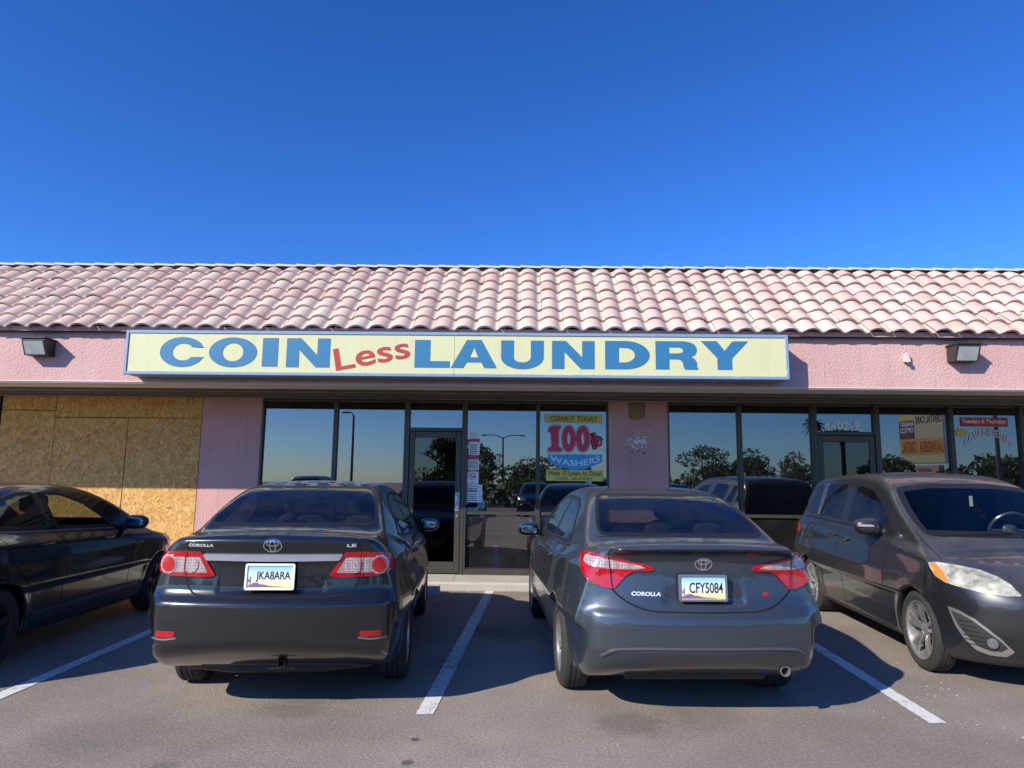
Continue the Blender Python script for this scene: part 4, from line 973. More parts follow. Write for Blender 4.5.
def wheel(parent, x, y, z, side, Rr_=.315, w=.20, rim='alloy', spokes=5, twin=False, steer=0., rimr=None):
    r = empty('wheel', (x, y, z), steer, parent); rr = rimr or Rr_*.66; hw = w/2; s = side
    m = MB(); T = Rr_
    prof = [(-hw*.80, rr-.005), (-hw, rr+.02), (-hw*1.04, (rr+T)/2), (-hw*.96, T-.03), (-hw*.80, T-.008)]
    for k in range(4):
        c = (-.54+.36*k)*hw; prof += [(c-.14*hw, T), (c+.14*hw, T)]
        if k < 3: prof += [(c+.15*hw, T-.008), (c+.21*hw, T-.008)]
    prof += [(hw*.80, T-.008), (hw*.96, T-.03), (hw*1.04, (rr+T)/2), (hw, rr+.02), (hw*.80, rr-.005)]
    m.lathe_x(prof, n=56); ty = m.build('tyre', M['rubber'], r, smooth=True, sharp=40)
    m = MB(); n = 64
    m.lathe_x([(s*hw*.82, rr+.004), (s*hw*.90, rr), (s*hw*.84, rr-.014), (s*hw*.55, rr-.022), (-s*hw*.6, rr-.03)], n=n)
    # dished spokes
    def spoke(a, w0, w1, xo):
        V = []
        for rad, wd, xx, th in ((.030, w0, .30+xo, .02), (rr*.5, (w0+w1)/2*.85, .62+xo, .018), (rr-.012, w1, .74+xo, .014)):
            for sg in (-1, 1):
                for dx in (0, -th):
                    c0, s0 = math.cos(a), math.sin(a); V.append((s*(hw*xx+dx), rad*c0-sg*wd/2*s0, rad*s0+sg*wd/2*c0))
        F = []
        for i in (0, 4): F += [(i, i+2, i+6, i+4), (i+1, i+5, i+7, i+3), (i, i+4, i+5, i+1), (i+2, i+3, i+7, i+6)]
        m.add(V, F)
    for k in range(spokes):
        a = 2*math.pi*k/spokes+.3
        if twin: spoke(a-.17, .026, .036, 0); spoke(a+.17, .026, .036, 0)
        else: spoke(a, .05, .062, 0)
    m.lathe_x([(s*hw*.46, 0.), (s*hw*.46, .026), (s*hw*.36, .052), (s*hw*.05, .06)], n=28)
    ro = m.build('rim', M[rim], r, smooth=True, sharp=30)
    m = MB(); m.lathe_x([(s*hw*.02, .0), (s*hw*.02, rr-.05), (-s*hw*.1, rr-.05), (-s*hw*.1, 0.)], n=32); m.build('brake_disc', M['darkmetal'], ro)
    return r
def mirror(parent, x, y, z, side, mat, d=(.115, .075, .075), signal=False):
    m = MB(); m.superel((side*x, y, z), d, 2.7, 24, 14, f=lambda v: [v[0], v[1]*(1-.2*side*v[0]/d[0]), v[2]*(1-.12*side*v[0]/d[0])])
    o = m.build('side_mirror', mat, parent, smooth=True, sharp=60)
    m = MB(); m.tube([(side*(x-d[0]*.75), y+.01, z-.03), (side*(x-d[0]-.09), y+.03, z-.06)], [.025, .04], 12); m.build('mirror_arm', M['plastic'], o, smooth=True)
    m = MB(); m.superel((side*x, y-d[1]*.80, z), (d[0]*.82, .018, d[2]*.76), 3.2, 24, 10); m.build('mirror_glass', M['mirrorglass'], o, smooth=True, sharp=60)
    if signal:
        m = MB(); m.superel((side*(x+.02), y+d[1]*.90, z+.012), (d[0]*.72, .014, .014), 2.5, 20, 8); m.build('turn_signal', M['lclear'], o, smooth=True)
    return o
def handle(parent, body, y, z, side, mat):
    P = body.shoot(np.array([[side*1.3, y, z]]), (-side, 0, 0), 1.2, 240)[0]
    m = MB(); m.superel((P[0]+side*.022, y, z), (.011, .105, .018), 3, 20, 10); m.superel((P[0]+side*.008, y-.085, z), (.02, .016, .014), 3, 12, 8); m.superel((P[0]+side*.008, y+.085, z), (.02, .016, .014), 3, 12, 8)
    return m.build('door_handle', mat, parent, smooth=True, sharp=60)
def seats(parent, front_y, rear_y, mat, zt=1.26, dz=0):
    for sx in (-1, 1):
        m = MB(); m.superel((sx*.36, front_y, .78+dz), (.25, .08, .40), 3.2, 20, 12, f=lambda v: [v[0]*(1-.12*v[2]), v[1]-.14*v[2], v[2]]); m.superel((sx*.36, front_y+.28, .45+dz), (.25, .28, .10), 3, 16, 8)
        m.superel((sx*.36, front_y-.10, 1.27+dz), (.13, .05, .095), 3, 16, 10); m.build('front_seat', mat, parent, smooth=True, sharp=70)
    m = MB(); m.superel((0, rear_y, .78+dz), (.64, .09, .34), 4, 24, 12, f=lambda v: [v[0], v[1]-.2*v[2], v[2]]); m.superel((0, rear_y+.3, .42+dz), (.64, .28, .10), 4, 16, 8)
    for sx in (-.40, 0, .40): m.superel((sx, rear_y-.08, 1.14+dz), (.12, .045, .07), 3, 14, 8)
    m.build('rear_seat', mat, parent, smooth=True, sharp=70)

def make_body(root, body, mat, windows, h=.019):
    V, Q, N = surface_nets(body, h)
    C = V[Q].mean(1); FN = np.cross(V[Q[:, 1]]-V[Q[:, 0]], V[Q[:, 2]]-V[Q[:, 0]]); FN /= np.maximum(np.linalg.norm(FN, axis=1), 1e-12)[:, None]
    if ((FN*N[Q[:, 0]]).sum(1)).mean() < 0: Q = Q[:, ::-1]; FN = -FN
    rem = np.zeros(len(Q), bool)
    for pts, d in windows:
        dd, u, v = frame_of(d); P2 = np.array(resample(round_poly(list(proj2(pts, d)), .02), .03)); c2 = np.stack([C@u, C@v], 1)
        dep = (C@dd); ref = np.array(pts)@dd
        bk = 1.1 if abs(dd[1]) > .9 else .25; sel = (dep < ref.max()+bk) & (dep > ref.min()-bk) & ((FN@dd) < -.12)
        idx = np.where(sel)[0]
        if len(idx): rem[idx[poly_sd(c2[idx], P2) > .018]] = True
    Q = Q[~rem]; C = C[~rem]
    # underside / wheel housings in dark plastic
    ax = np.abs(C[:, 0]); well = np.zeros(len(C), bool)
    for wy, wz in body.wheels: well |= (np.hypot(C[:, 1]-wy, C[:, 2]-wz) < body.sp['ra']+.012) & (ax < body.S(C[:, 2])+body.Pl(C[:, 1])-.045)
    under = C[:, 2] < .23
    mi = (well | under).astype(int)
    used = np.unique(Q); mp = -np.ones(len(V), np.int64); mp[used] = np.arange(len(used))
    o = add_mesh('body', V[used], mp[Q], [mat, M['plastic']], root, smooth=True, midx=mi, normals=N[used])
    return o
def glass(root, body, pts, d, name='side_window', frit=.03, rnd=.03, res=.03, gm='cglass'):
    return patch(body, pts, d, name, [M[gm], M['trim']], root, off=.0025, res=res, rnd=rnd, frit=frit, back=1.15 if abs(d[1]) > .9 else .35)
def mirror_pts(p): return [(-a, b, c) for a, b, c in p]
SR, SL = (-1, 0, 0), (1, 0, 0)      # rays hitting the right / left side
REAR, FRONT = (0, 1, 0), (0, -1, 0)
def yz(p, s=1): return [(s*.8, a, b) for a, b in p]
def xz(p, y=0): return [(a, y, b) for a, b in p]
def shelf(root, y0, y1, z, w=.6):
    m = MB(); m.superel((0, (y0+y1)/2, z), (w, (y1-y0)/2, .02), 6, 20, 6); return m.build('parcel_shelf', M['dash'], root)
def dashboard(root, y, z):
    m = MB(); m.superel((0, y, z-.12), (.66, .26, .14), 3.5, 24, 12); return m.build('dashboard', M['dash'], root, smooth=True, sharp=70)
def steering(root, x, y, z, mat):
    m = MB(); c = Vector((x, y, z)); u = Vector((1, 0, 0)); v = Vector((0, .42, .9)).normalized()
    m.tube([c+u*.185*math.cos(t)+v*.185*math.sin(t) for t in np.linspace(0, 2*math.pi, 33)], .015, 8, False)
    m.superel((x, y, z), (.07, .03, .06), 2.5, 14, 8); m.tube([c-u*.17, c+u*.17], .014, 8); m.tube([c, c-v*.17], .014, 8); m.tube([c, (x, y+.3, z-.12)], .03, 8)
    return m.build('steering_wheel', mat, root, smooth=True)

# ================= black sedan (left of centre)
def sym(p): return p+[(-a, b) for a, b in p[::-1]]
def black_sedan():
    b = Body(SPEC_BLACK); r = empty('sedan', (-1.65, 4.60, 0), R(5.0))
    tag(r, 'black sedan with a chrome trunk strip and spotted roof, left of the centre line', 'car', 'cars parked at the shop front')
    rg = xz(sym([(.585, 1.19), (.615, 1.25), (.555, 1.41), (.50, 1.475)]), .8)
    swr = [(1.02, 1.09), (1.38, 1.365), (1.62, 1.42), (1.98, 1.425), (1.98, 1.03), (1.3, 1.05)]
    swf = [(2.05, 1.425), (2.38, 1.41), (2.72, 1.32), (3.20, 1.07), (3.22, 1.02), (2.05, 1.03)]
    wsn = xz(sym([(.66, 1.04), (.64, 1.2), (.53, 1.43)]), 3)
    wins = [(rg, REAR), (yz(swr), SR), (yz(swf), SR), (yz(swr, -1), SL), (yz(swf, -1), SL), (wsn, FRONT)]
    make_body(r, b, M['p_black'], wins)
    glass(r, b, rg, REAR, 'rear_window', .022, .05); glass(r, b, wsn, FRONT, 'windshield', .04, .05, gm='cclear')
    for s, d in ((1, SR), (-1, SL)):
        glass(r, b, yz(swr, s), d); glass(r, b, yz(swf, s), d)
        gaps(b, r, [(yz([(1.08, 1.10), (1.20, .80), (1.32, .62), (1.38, .40), (1.42, .30)], s), d), (yz([(2.01, 1.42), (2.01, 1.02), (2.03, .3)], s), d), (yz([(3.22, 1.03), (3.16, .9), (3.14, .3)], s), d), (yz([(1.38, .28), (3.14, .28)], s), d)])
        gaps(b, r, [(yz([(1.0, 1.055), (1.3, 1.035), (2.1, 1.012), (3.25, 1.0)], s), d)], 'belt_trim', M['satin'], .016, .004)
        handle(r, b, 1.55, .93, s, M['p_black']); handle(r, b, 2.55, .91, s, M['p_black'])
        mirror(r, .905, 2.93, 1.06, s, M['p_black'], (.10, .075, .068))
        for wy in (1.0, 3.60): wheel(r, s*.75, wy, .315, s, .315, .20, 'alloy', 7)
    # tail lamps
    tl = [(-.70, .16, 1.042), (-.59, .12, 1.05), (-.47, .1, 1.045), (-.455, .1, 1.03), (-.425, .1, .98), (-.39, .1, .93), (-.365, .09, .895), (-.40, .1, .885), (-.50, .11, .885), (-.60, .12, .885), (-.68, .15, .888), (-.745, .18, .91), (-.785, .23, .945), (-.79, .25, .99), (-.76, .21, 1.03)]
    wh = [(-.655, .14, 1.012), (-.478, .1, 1.012), (-.415, .1, .912), (-.655, .14, .912)]
    def ring(cx, cz, ra, sx=1): return [(cx+ra*sx*math.cos(t), .1, cz+ra*math.sin(t)) for t in np.linspace(0, 2*math.pi, 24, endpoint=False)]
    for s in (1, -1):
        f = (lambda p: p) if s == 1 else mirror_pts
        dd = (.30*s, .95, 0)
        L = patch(b, f(tl), dd, 'tail_light', M['lred'], r, .012, .02, .02, .03)
        patch(b, f(wh), dd, 'clear_lens', M['lclear'], L, .0155, .02, .01, .006)
        patch(b, f(ring(-.705, .962, .062)), dd, 'lamp_ring', M['lclear'], L, .0185, .015, 0, .006)
        patch(b, f(ring(-.705, .962, .050)), dd, 'stop_lamp', M['lred'], L, .021, .015, 0, .006)
        patch(b, f(ring(-.535, .962, .052)), dd, 'reversing_lamp', M['chrome' if False else 'lclear'], L, .0205, .015, 0, .007)
        gaps(b, r, [(f([(-.56, 0, 1.13), (-.565, 0, 1.055)]), REAR), (f([(-.565, .1, .88), (-.55, .1, .82), (-.50, .1, .775), (-.40, .05, .762), (0, .05, .758)]), REAR)], w=.012)
        gaps(b, L, [(f([(-.575, .1, 1.045), (-.575, .1, .89)]), REAR)], 'lamp_split', M['ldred'], .008).location = (0, -.022, 0)
        patch(b, f([(-.72, .1, .545), (-.585, .05, .545), (-.60, .05, .508), (-.725, .1, .505)]), (.2*s, .98, 0), 'reflector', M['lred'], r, .004, .02, .008, .01)
        gaps(b, r, [(f([(-.76, .1, .495), (-.66, .1, .49), (-.58, .1, .505)]), REAR)], 'bumper_crease', M['satin'], .012, .003)
    # chrome strip
    patch(b, xz([(-.455, 1.035), (.455, 1.035), (.43, .992), (-.43, .992)], .1), REAR, 'chrome_strip', M['strip'], r, .022, .03, .008, .03)
    emblem(b, r, 0, 1.092, 1.0); surf_text(b, r, 'COROLLA', -.56, -.39, 1.08, 1.10, 'model_lettering', M['letter_metal'], slant=.2, bold=.04); surf_text(b, r, 'LE', .48, .54, 1.082, 1.102, 'trim_lettering', M['letter_metal'], bold=.04)
    number_plate(r, .048, -.005, .892, 'JKA8ARA', M['white'], R(-4))
    # deck lid cut at the glass, rear valance, hitch
    gaps(b, r, [(xz([(-.60, 1.175), (0, 1.165), (.60, 1.175)], .3), REAR)], w=.008)
    m = MB(); m.bbox(-.50, .50, .30, .36, .27, .33, .01); m.tube([(-.62, .5, .24), (-.3, .42, .23), (.3, .42, .23), (.62, .5, .24)], .035, 10)
    m.build('underbody', M['trim'], r)
    m = MB()
    for q in ((-.03, -.022), (.022, .03)): m.bbox(.07+q[0], .07+q[1], .13, .35, .27, .33, .002)
    m.bbox(.0485, .0915, .131, .35, .27, .278, .002); m.bbox(.0485, .0915, .131, .35, .322, .33, .002); m.bbox(-.04, .18, .15, .158, .252, .262, .002); o = m.build('tow_hitch', M['darkalloy'], r); o.scale = (.8, 1, .8); o.location = (.014, .03, .075)
    m = MB(); m.tube([(-.36, .34, .29), (-.30, .32, .295), (-.20, .32, .295), (-.13, .34, .29)], .012, 8); m.build('exhaust_pipe', M['steelrim'], r, smooth=True)
    m = MB(); m.superel((0, .62, 1.215), (.10, .03, .015), 3, 16, 8); m.build('high_brake_light', M['ldred'], r)
    shelf(r, .5, 1.15, 1.14); seats(r, 2.35, 1.28, M['seatlight'], dz=.03); dashboard(r, 3.25, 1.02); steering(r, -.36, 2.95, .98, M['dash'])
    return r
# ================= slate sedan (right of centre)
def blue_sedan():
    b = Body(SPEC_BLUE); r = empty('sedan', (1.20, 4.60, 0), R(3.7))
    tag(r, 'slate blue sedan with wedge shaped tail lights and a rear spoiler', 'car', 'cars parked at the shop front')
    rg = xz(sym([(.59, 1.148), (.615, 1.20), (.56, 1.35), (.505, 1.442)]), .8)
    swr = [(1.02, 1.07), (1.38, 1.34), (1.62, 1.395), (2.0, 1.41), (2.0, 1.02), (1.3, 1.035)]
    swf = [(2.07, 1.41), (2.45, 1.395), (2.82, 1.30), (3.32, 1.06), (3.34, 1.01), (2.07, 1.015)]
    wsn = xz(sym([(.68, 1.03), (.65, 1.2), (.54, 1.42)]), 3)
    wins = [(rg, REAR), (yz(swr), SR), (yz(swf), SR), (yz(swr, -1), SL), (yz(swf, -1), SL), (wsn, FRONT)]
    make_body(r, b, M['p_blue'], wins)
    glass(r, b, rg, REAR, 'rear_window', .022, .05); glass(r, b, wsn, FRONT, 'windshield', .04, .05, gm='cclear')
    for s, d in ((1, SR), (-1, SL)):
        glass(r, b, yz(swr, s), d); glass(r, b, yz(swf, s), d)
        gaps(b, r, [(yz([(1.08, 1.08), (1.18, .80), (1.30, .62), (1.38, .40), (1.42, .30)], s), d), (yz([(2.035, 1.40), (2.03, 1.0), (2.05, .28)], s), d), (yz([(3.30, 1.02), (3.22, .9), (3.20, .3)], s), d), (yz([(1.38, .27), (3.2, .27)], s), d)])
        gaps(b, r, [(yz([(1.0, 1.04), (1.3, 1.02), (2.1, 1.0), (3.35, .992)], s), d)], 'belt_trim', M['trim'], .018, .004)
        handle(r, b, 1.58, .925, s, M['p_blue']); handle(r, b, 2.62, .905, s, M['p_blue'])
        mirror(r, .95, 3.05, 1.03, s, M['p_blue'])
        for wy in (.97, 3.67): wheel(r, s*.76, wy, .32, s, .32, .205, 'steelrim', 10)
    tl = [(-.79, .38, 1.03), (-.76, .34, 1.052), (-.72, .28, 1.055), (-.66, .19, 1.05), (-.55, .15, 1.03), (-.42, .12, 1.008), (-.36, .12, .995), (-.325, .11, .965), (-.37, .11, .955), (-.455, .13, .955), (-.51, .14, .92), (-.55, .14, .875), (-.585, .14, .838), (-.64, .16, .842), (-.71, .18, .865), (-.76, .21, .90), (-.79, .26, .95), (-.80, .32, .99)]
    wh = [(-.755, .28, 1.035), (-.66, .19, 1.035), (-.55, .15, 1.017), (-.42, .12, .992), (-.375, .12, .972), (-.47, .13, .965), (-.62, .17, .965), (-.73, .21, .975), (-.765, .26, 1.0)]
    for s in (1, -1):
        f = (lambda p: p) if s == 1 else mirror_pts
        dd = (.42*s, .91, 0)
        L = patch(b, f(tl), dd, 'tail_light', M['lred'], r, .012, .02, .012, .03)
        patch(b, f(wh), dd, 'clear_lens', M['lclear'], L, .0155, .02, .008, .006)
        gaps(b, L, [(f([(-.62, .2, 1.045), (-.60, .2, .845)]), REAR)], 'lamp_split', M['gap'], .006).location = (0, -.019, 0)
        gaps(b, r, [(f([(-.60, .1, .838), (-.56, .1, .795), (-.50, .1, .755), (-.42, .06, .722), (-.33, .05, .708), (0, .05, .705)]), REAR), (f([(-.62, .2, 1.05), (-.605, .2, 1.10)]), REAR)], w=.012)
        patch(b, f([(-.60, .05, 1.098), (-.4, .05, 1.098), (0, .03, 1.098), (0, .05, 1.078), (-.25, .05, 1.078), (-.42, .05, 1.083), (-.55, .05, 1.092)]), REAR, 'spoiler_shade', M['trim'], r, .004, .02, .004, .008)  # dark strip added to stand in for the shade under the spoiler lip
    P, N = on_surface(b, xz([(-.68, .425), (-.60, .475), (-.40, .487), (0, .49), (.40, .487), (.60, .475), (.68, .425)], .05), REAR, rnd=.05, res=.02)
    m = MB(); ribbon(m, P, N, .016, .010); m.build('bumper_trim', M['dullstrip'], r, smooth=True)
    patch(b, xz([(-.60, .455), (.60, .455), (.66, .40), (.60, .345), (-.60, .345), (-.66, .40)], .05), REAR, 'rear_diffuser', M['p_blue'], r, .004, .03, .02, .01)
    emblem(b, r, 0, 1.005, .95); surf_text(b, r, 'COROLLA', -.48, -.29, .80, .826, 'model_lettering', M['letter_metal'], slant=.2, bold=.04); surf_text(b, r, 'S', .385, .435, .797, .825, 'trim_lettering', M['lred'], bold=.05)
    number_plate(r, .055, -.02, .858, 'CFY5084', M['satin'], R(-3))
    gaps(b, r, [(xz([(-.62, 1.145), (0, 1.14), (.62, 1.145)], .3), REAR)], w=.008)
    m = MB(); m.lathe_x([(0, .026), (0, .032), (.012, .034), (.012, .027), (-.2, .026), (-.3, 0)], n=24); o = m.build('exhaust_pipe', M['steelrim'], r, smooth=True); o.rotation_euler = (0, 0, R(-90)); o.location = (.53, .12, .325)
    m = MB(); m.lathe_x([(-.02, 0), (-.02, .026)], n=20); p = m.build('pipe_mouth', M['gap'], o); p.location = (.004, 0, 0)
    m = MB(); m.bbox(-.50, .45, .24, .32, .24, .32, .01); m.build('underbody', M['trim'], r)
    m = MB(); m.superel((0, .60, 1.17), (.10, .03, .015), 3, 16, 8); m.build('high_brake_light', M['ldred'], r)
    shelf(r, .5, 1.15, 1.10); seats(r, 2.40, 1.30, M['seatlight']); dashboard(r, 3.3, 1.0); steering(r, -.36, 3.0, .95, M['dash'])
    return r
# ================= jet black sedan at the left edge
def left_sedan():
    b = Body(SPEC_LEFT); r = empty('sedan', (-4.98, 4.60, 0), R(2.5))
    tag(r, 'glossy jet black sedan at the left edge parked nose in before the boarded window', 'car', 'cars parked at the shop front')
    rg = xz(sym([(.58, 1.13), (.60, 1.2), (.50, 1.42)]), .8)
    swr = [(.72, 1.13), (1.10, 1.31), (1.45, 1.385), (1.66, 1.39), (1.72, 1.06), (1.0, 1.085)]
    swf = [(1.76, 1.39), (2.05, 1.375), (2.35, 1.285), (2.72, 1.06), (2.74, 1.01), (1.80, 1.045)]
    wsn = xz(sym([(.66, 1.02), (.62, 1.2), (.53, 1.39)]), 3)
    wins = [(rg, REAR), (yz(swr), SR), (yz(swf), SR), (yz(swr, -1), SL), (yz(swf, -1), SL), (wsn, FRONT)]
    make_body(r, b, M['p_left'], wins)
    glass(r, b, rg, REAR, 'rear_window', .022, .05); glass(r, b, wsn, FRONT, 'windshield', .04, .05, gm='cclear')
    for s, d in ((1, SR), (-1, SL)):
        glass(r, b, yz(swr, s), d); glass(r, b, yz(swf, s), d, gm='cclear')
        gaps(b, r, [(yz([(1.0, 1.08), (1.1, .8), (1.30, .6), (1.40, .30)], s), d), (yz([(1.74, 1.39), (1.77, 1.03), (1.80, .28)], s), d), (yz([(2.95, 1.02), (2.95, .9), (2.95, .3)], s), d)])
        gaps(b, r, [(yz([(.75, 1.085), (1.3, 1.055), (2.0, 1.03), (2.75, 1.0)], s), d)], 'belt_trim', M['satin'], .014, .004)
        gaps(b, r, [(yz([(.6, .93), (1.3, .90), (2.3, .86), (3.2, .83)], s), d, .03)], 'body_crease', M['p_left'], .03, .006)
        handle(r, b, 1.50, .95, s, M['p_left']); handle(r, b, 2.50, .93, s, M['p_left'])
        mirror(r, .93, 2.92, 1.05, s, M['p_left'])
        for wy in (.96, 3.66): wheel(r, s*.76, wy, .32, s, .32, .205, 'darkalloy', 5)
        f = (lambda p: p) if s == -1 else mirror_pts
        patch(b, f([(-.80, 3.85, .86), (-.70, 4.1, .84), (-.58, 4.3, .78), (-.50, 4.4, .70), (-.60, 4.33, .68), (-.74, 4.15, .72), (-.82, 3.95, .78)]), (.7*-1 if s == 1 else .7, -.71, 0), 'headlight', M['lhead'], r, .006, .03, .02, .02)
        patch(b, f([(-.74, .2, .98), (-.5, .1, .98), (-.5, .1, .85), (-.76, .25, .84)]), (.35*(-1 if s == 1 else 1), .93, 0), 'tail_light', M['lred'], r, .008, .03, .02, .02)
    patch(b, xz([(-.40, .72), (.40, .72), (.33, .50), (-.33, .50)], 4.5), FRONT, 'grille', M['trim'], r, .004, .04, .02, .01)
    m = MB(); m.tube([(0.2, 1.1, 1.42), (0.2, .85, 1.62)], [.006, .003], 6); m.build('antenna', M['trim'], r)
    shelf(r, .5, 1.1, 1.08); seats(r, 2.15, 1.15, M['seat']); dashboard(r, 3.0, .98); steering(r, -.36, 2.72, .95, M['dash'])
    return r
# ================= dark grey people carrier
def minivan():
    b = Body(SPEC_VAN); r = empty('minivan', (4.525, 9.72, 0), R(175.2))
    tag(r, 'dark grey minivan facing out with a cloudy headlight at the right edge', 'minivan', 'cars parked at the shop front')
    fw = [(2.02, 1.14), (1.99, 1.38), (1.95, 1.53), (2.15, 1.535), (2.42, 1.50), (2.74, 1.38), (2.98, 1.24), (3.12, 1.125)]
    mw = [(1.06, 1.165), (.95, 1.35), (.90, 1.52), (1.2, 1.55), (1.67, 1.56), (1.76, 1.35), (1.84, 1.15)]
    qw = [(.66, 1.17), (.60, 1.35), (.57, 1.50), (.80, 1.535), (.88, 1.36), (.98, 1.175)]
    dw = [(.26, 1.22), (.30, 1.38), (.36, 1.46), (.50, 1.48), (.54, 1.34), (.59, 1.18)]
    wsn = xz(sym([(.71, 1.10), (.705, 1.22), (.665, 1.36), (.60, 1.515), (.3, 1.555)]), 3)
    rg = xz(sym([(.62, 1.12), (.60, 1.3), (.52, 1.5)]), .2)
    wins = [(wsn, FRONT), (rg, REAR)]
    for s, d in ((1, SR), (-1, SL)):
        for q in (fw, mw, qw, dw): wins.append((yz(q, s), d))
    make_body(r, b, M['p_van'], wins)
    glass(r, b, wsn, FRONT, 'windshield', .045, .05, gm='cclear'); glass(r, b, rg, REAR, 'rear_window', .04, .05)
    for s, d in ((1, SR), (-1, SL)):
        for q in (fw, mw, qw, dw): glass(r, b, yz(q, s), d, frit=.022, rnd=.02)
        gaps(b, r, [(yz([(1.93, 1.55), (1.93, 1.13), (1.97, .95), (1.93, .55), (1.98, .22)], s), d), (yz([(3.16, 1.10), (3.17, .93), (3.14, .47), (3.14, .24)], s), d), (yz([(.94, 1.55), (1.02, 1.16), (1.10, .98), (1.30, .70), (1.36, .22)], s), d), (yz([(1.36, .235), (3.12, .235)], s), d), (yz([(.15, 1.02), (1.05, 1.06)], s), d)], w=.008)
        gaps(b, r, [(yz([(.60, 1.135), (1.1, 1.125), (2.0, 1.11), (3.12, 1.085)], s), d)], 'belt_trim', M['trim'], .022, .004)
        gaps(b, r, [(yz([(.93, 1.54), (1.01, 1.17)], s), d), (yz([(1.00, 1.54), (1.075, 1.17)], s), d)], 'pillar_trim', M['satin'], .012, .003)
        handle(r, b, 1.78, .985, s, M['p_van']); handle(r, b, 2.16, .965, s, M['p_van'])
        mirror(r, .955, 2.95, 1.135, s, M['p_van'], (.125, .085, .080), signal=True)
        for wy in (.905, 3.655): wheel(r, s*.768, wy, .325, s, .325, .185, 'alloy', 5, True, rimr=.237)
        f = (lambda p: p) if s == 1 else mirror_pts; sg = -1 if s == 1 else 1
        hl = [(.825, 3.88, .905), (.79, 3.95, .915), (.72, 4.08, .905), (.61, 4.20, .885), (.53, 4.30, .845), (.49, 4.38, .80), (.455, 4.45, .73), (.54, 4.41, .722), (.66, 4.32, .735), (.76, 4.2, .758), (.80, 4.1, .775), (.83, 4.0, .81)]
        am = [(.825, 3.90, .90), (.80, 3.96, .90), (.79, 4.05, .85), (.78, 4.12, .775), (.80, 4.08, .785), (.825, 4.0, .82)]
        dd = (.72*sg, -.69, 0)
        H = patch(b, f(hl), dd, 'headlight', M['lhead'], r, .008, .02, .015, .03)
        patch(b, f(am), dd, 'turn_signal', M['lamber'], H, .0105, .02, .008, .006)
        c = [(.645+.10*math.cos(t)*1.0, 4.3, .82+.042*math.sin(t)-.25*.10*math.cos(t)*-1) for t in np.linspace(0, 2*math.pi, 20, endpoint=False)]
        fo = [(.81, 4.11, .60), (.77, 4.19, .585), (.72, 4.28, .54), (.66, 4.35, .48), (.59, 4.39, .41), (.54, 4.39, .355), (.505, 4.39, .325), (.54, 4.34, .278), (.62, 4.29, .275), (.69, 4.24, .30), (.745, 4.2, .37), (.785, 4.16, .46)]
        fi = [(.79, 4.13, .572), (.755, 4.20, .558), (.71, 4.28, .52), (.655, 4.33, .465), (.59, 4.37, .40), (.545, 4.38, .35), (.565, 4.34, .318), (.62, 4.30, .312), (.68, 4.26, .335), (.725, 4.22, .395), (.765, 4.17, .475)]
        K = patch(b, f(fo), dd, 'fog_lamp_surround', M['silver'], r, .006, .02, .01, .02)
        patch(b, f(fi), dd, 'fog_lamp_recess', M['plastic'], K, .0085, .02, .008, .004)
        m = MB()
        for k in range(6):
            z = .345+k*.033; xa = .60+.035*k; xb = .735+.008*k
            P, N = on_surface(b, f([(xa, 4.33, z), (xb, 4.2, z)]), dd, res=.02); ribbon(m, P, N, .005, .003, off=.008)
        m.build('fog_lamp_fins', M['trim'], K)
        P, N = on_surface(b, f([(.625, 4.34, .375)]*2+[(.626, 4.34, .375)]), dd, res=.02); c0 = P[0]+N[0]*.012
        m = MB(); m.lathe_x([(.012, 0), (.012, .034), (.0, .040), (-.02, .04)], n=24); o = m.build('fog_lamp', M['satin'], K, smooth=True); o.location = tuple(c0); o.rotation_euler = Vector(N[0]).to_track_quat('X', 'Z').to_euler()
        patch(b, f([(.74, .15, 1.12), (.83, .45, 1.02), (.845, .5, .92), (.80, .25, .90), (.70, .10, .95)]), (.8*sg, .6, 0), 'tail_light', M['lred'], r, .006, .03, .02, .02)
        gaps(b, r, [(f([(.74, 3.54, 1.09), (.755, 3.75, 1.01), (.76, 3.95, .935)]), (-.5*s, 0, -.86)), (f([(.44, 4.45, .735), (.40, 4.5, .74), (0, 4.55, .75)]), FRONT)], w=.008)
    # grille, wipers, interior
    patch(b, xz(sym([(.40, .66), (.50, .67), (.46, .56), (.40, .45)]), 4.5), FRONT, 'grille', M['trim'], r, .004, .03, .02, .02)
    m = MB()
    for k in range(4): P, N = on_surface(b, xz([(-.42, .48+k*.05), (.42, .48+k*.05)], 4.5), FRONT, res=.05); ribbon(m, P, N, .012, .008, off=.006)
    m.build('grille_bars', M['satin'], r)
    m = MB()
    for x0, x1 in ((.62, .05), (-.02, -.55)):
        P, N = on_surface(b, [(x0, 3.68, 1.10), (x1, 3.62, 1.125)], FRONT, res=.04); ribbon(m, P, N, .02, .018, off=.006)
    m.build('wipers', M['trim'], r)
    seats(r, 2.05, 1.15, M['seat'], dz=.15); dashboard(r, 3.25, 1.10); steering(r, -.36, 2.92, 1.12, M['satin'])
    m = MB(); m.box(-.09, -.06, 2.84, 2.845, 1.34, 1.44); m.build('mirror_tag', M['white'], r)
    m = MB(); m.superel((0, 2.78, 1.47), (.12, .02, .035), 3, 16, 8); m.build('inner_mirror', M['trim'], r)
    m = MB(); m.tube([(0.35, .42, 1.62), (.36, .25, 1.74)], [.006, .003], 6); m.build('antenna', M['trim'], r)
    return r
black_sedan(); blue_sedan(); LEFTCAR = left_sedan(); VAN = minivan()
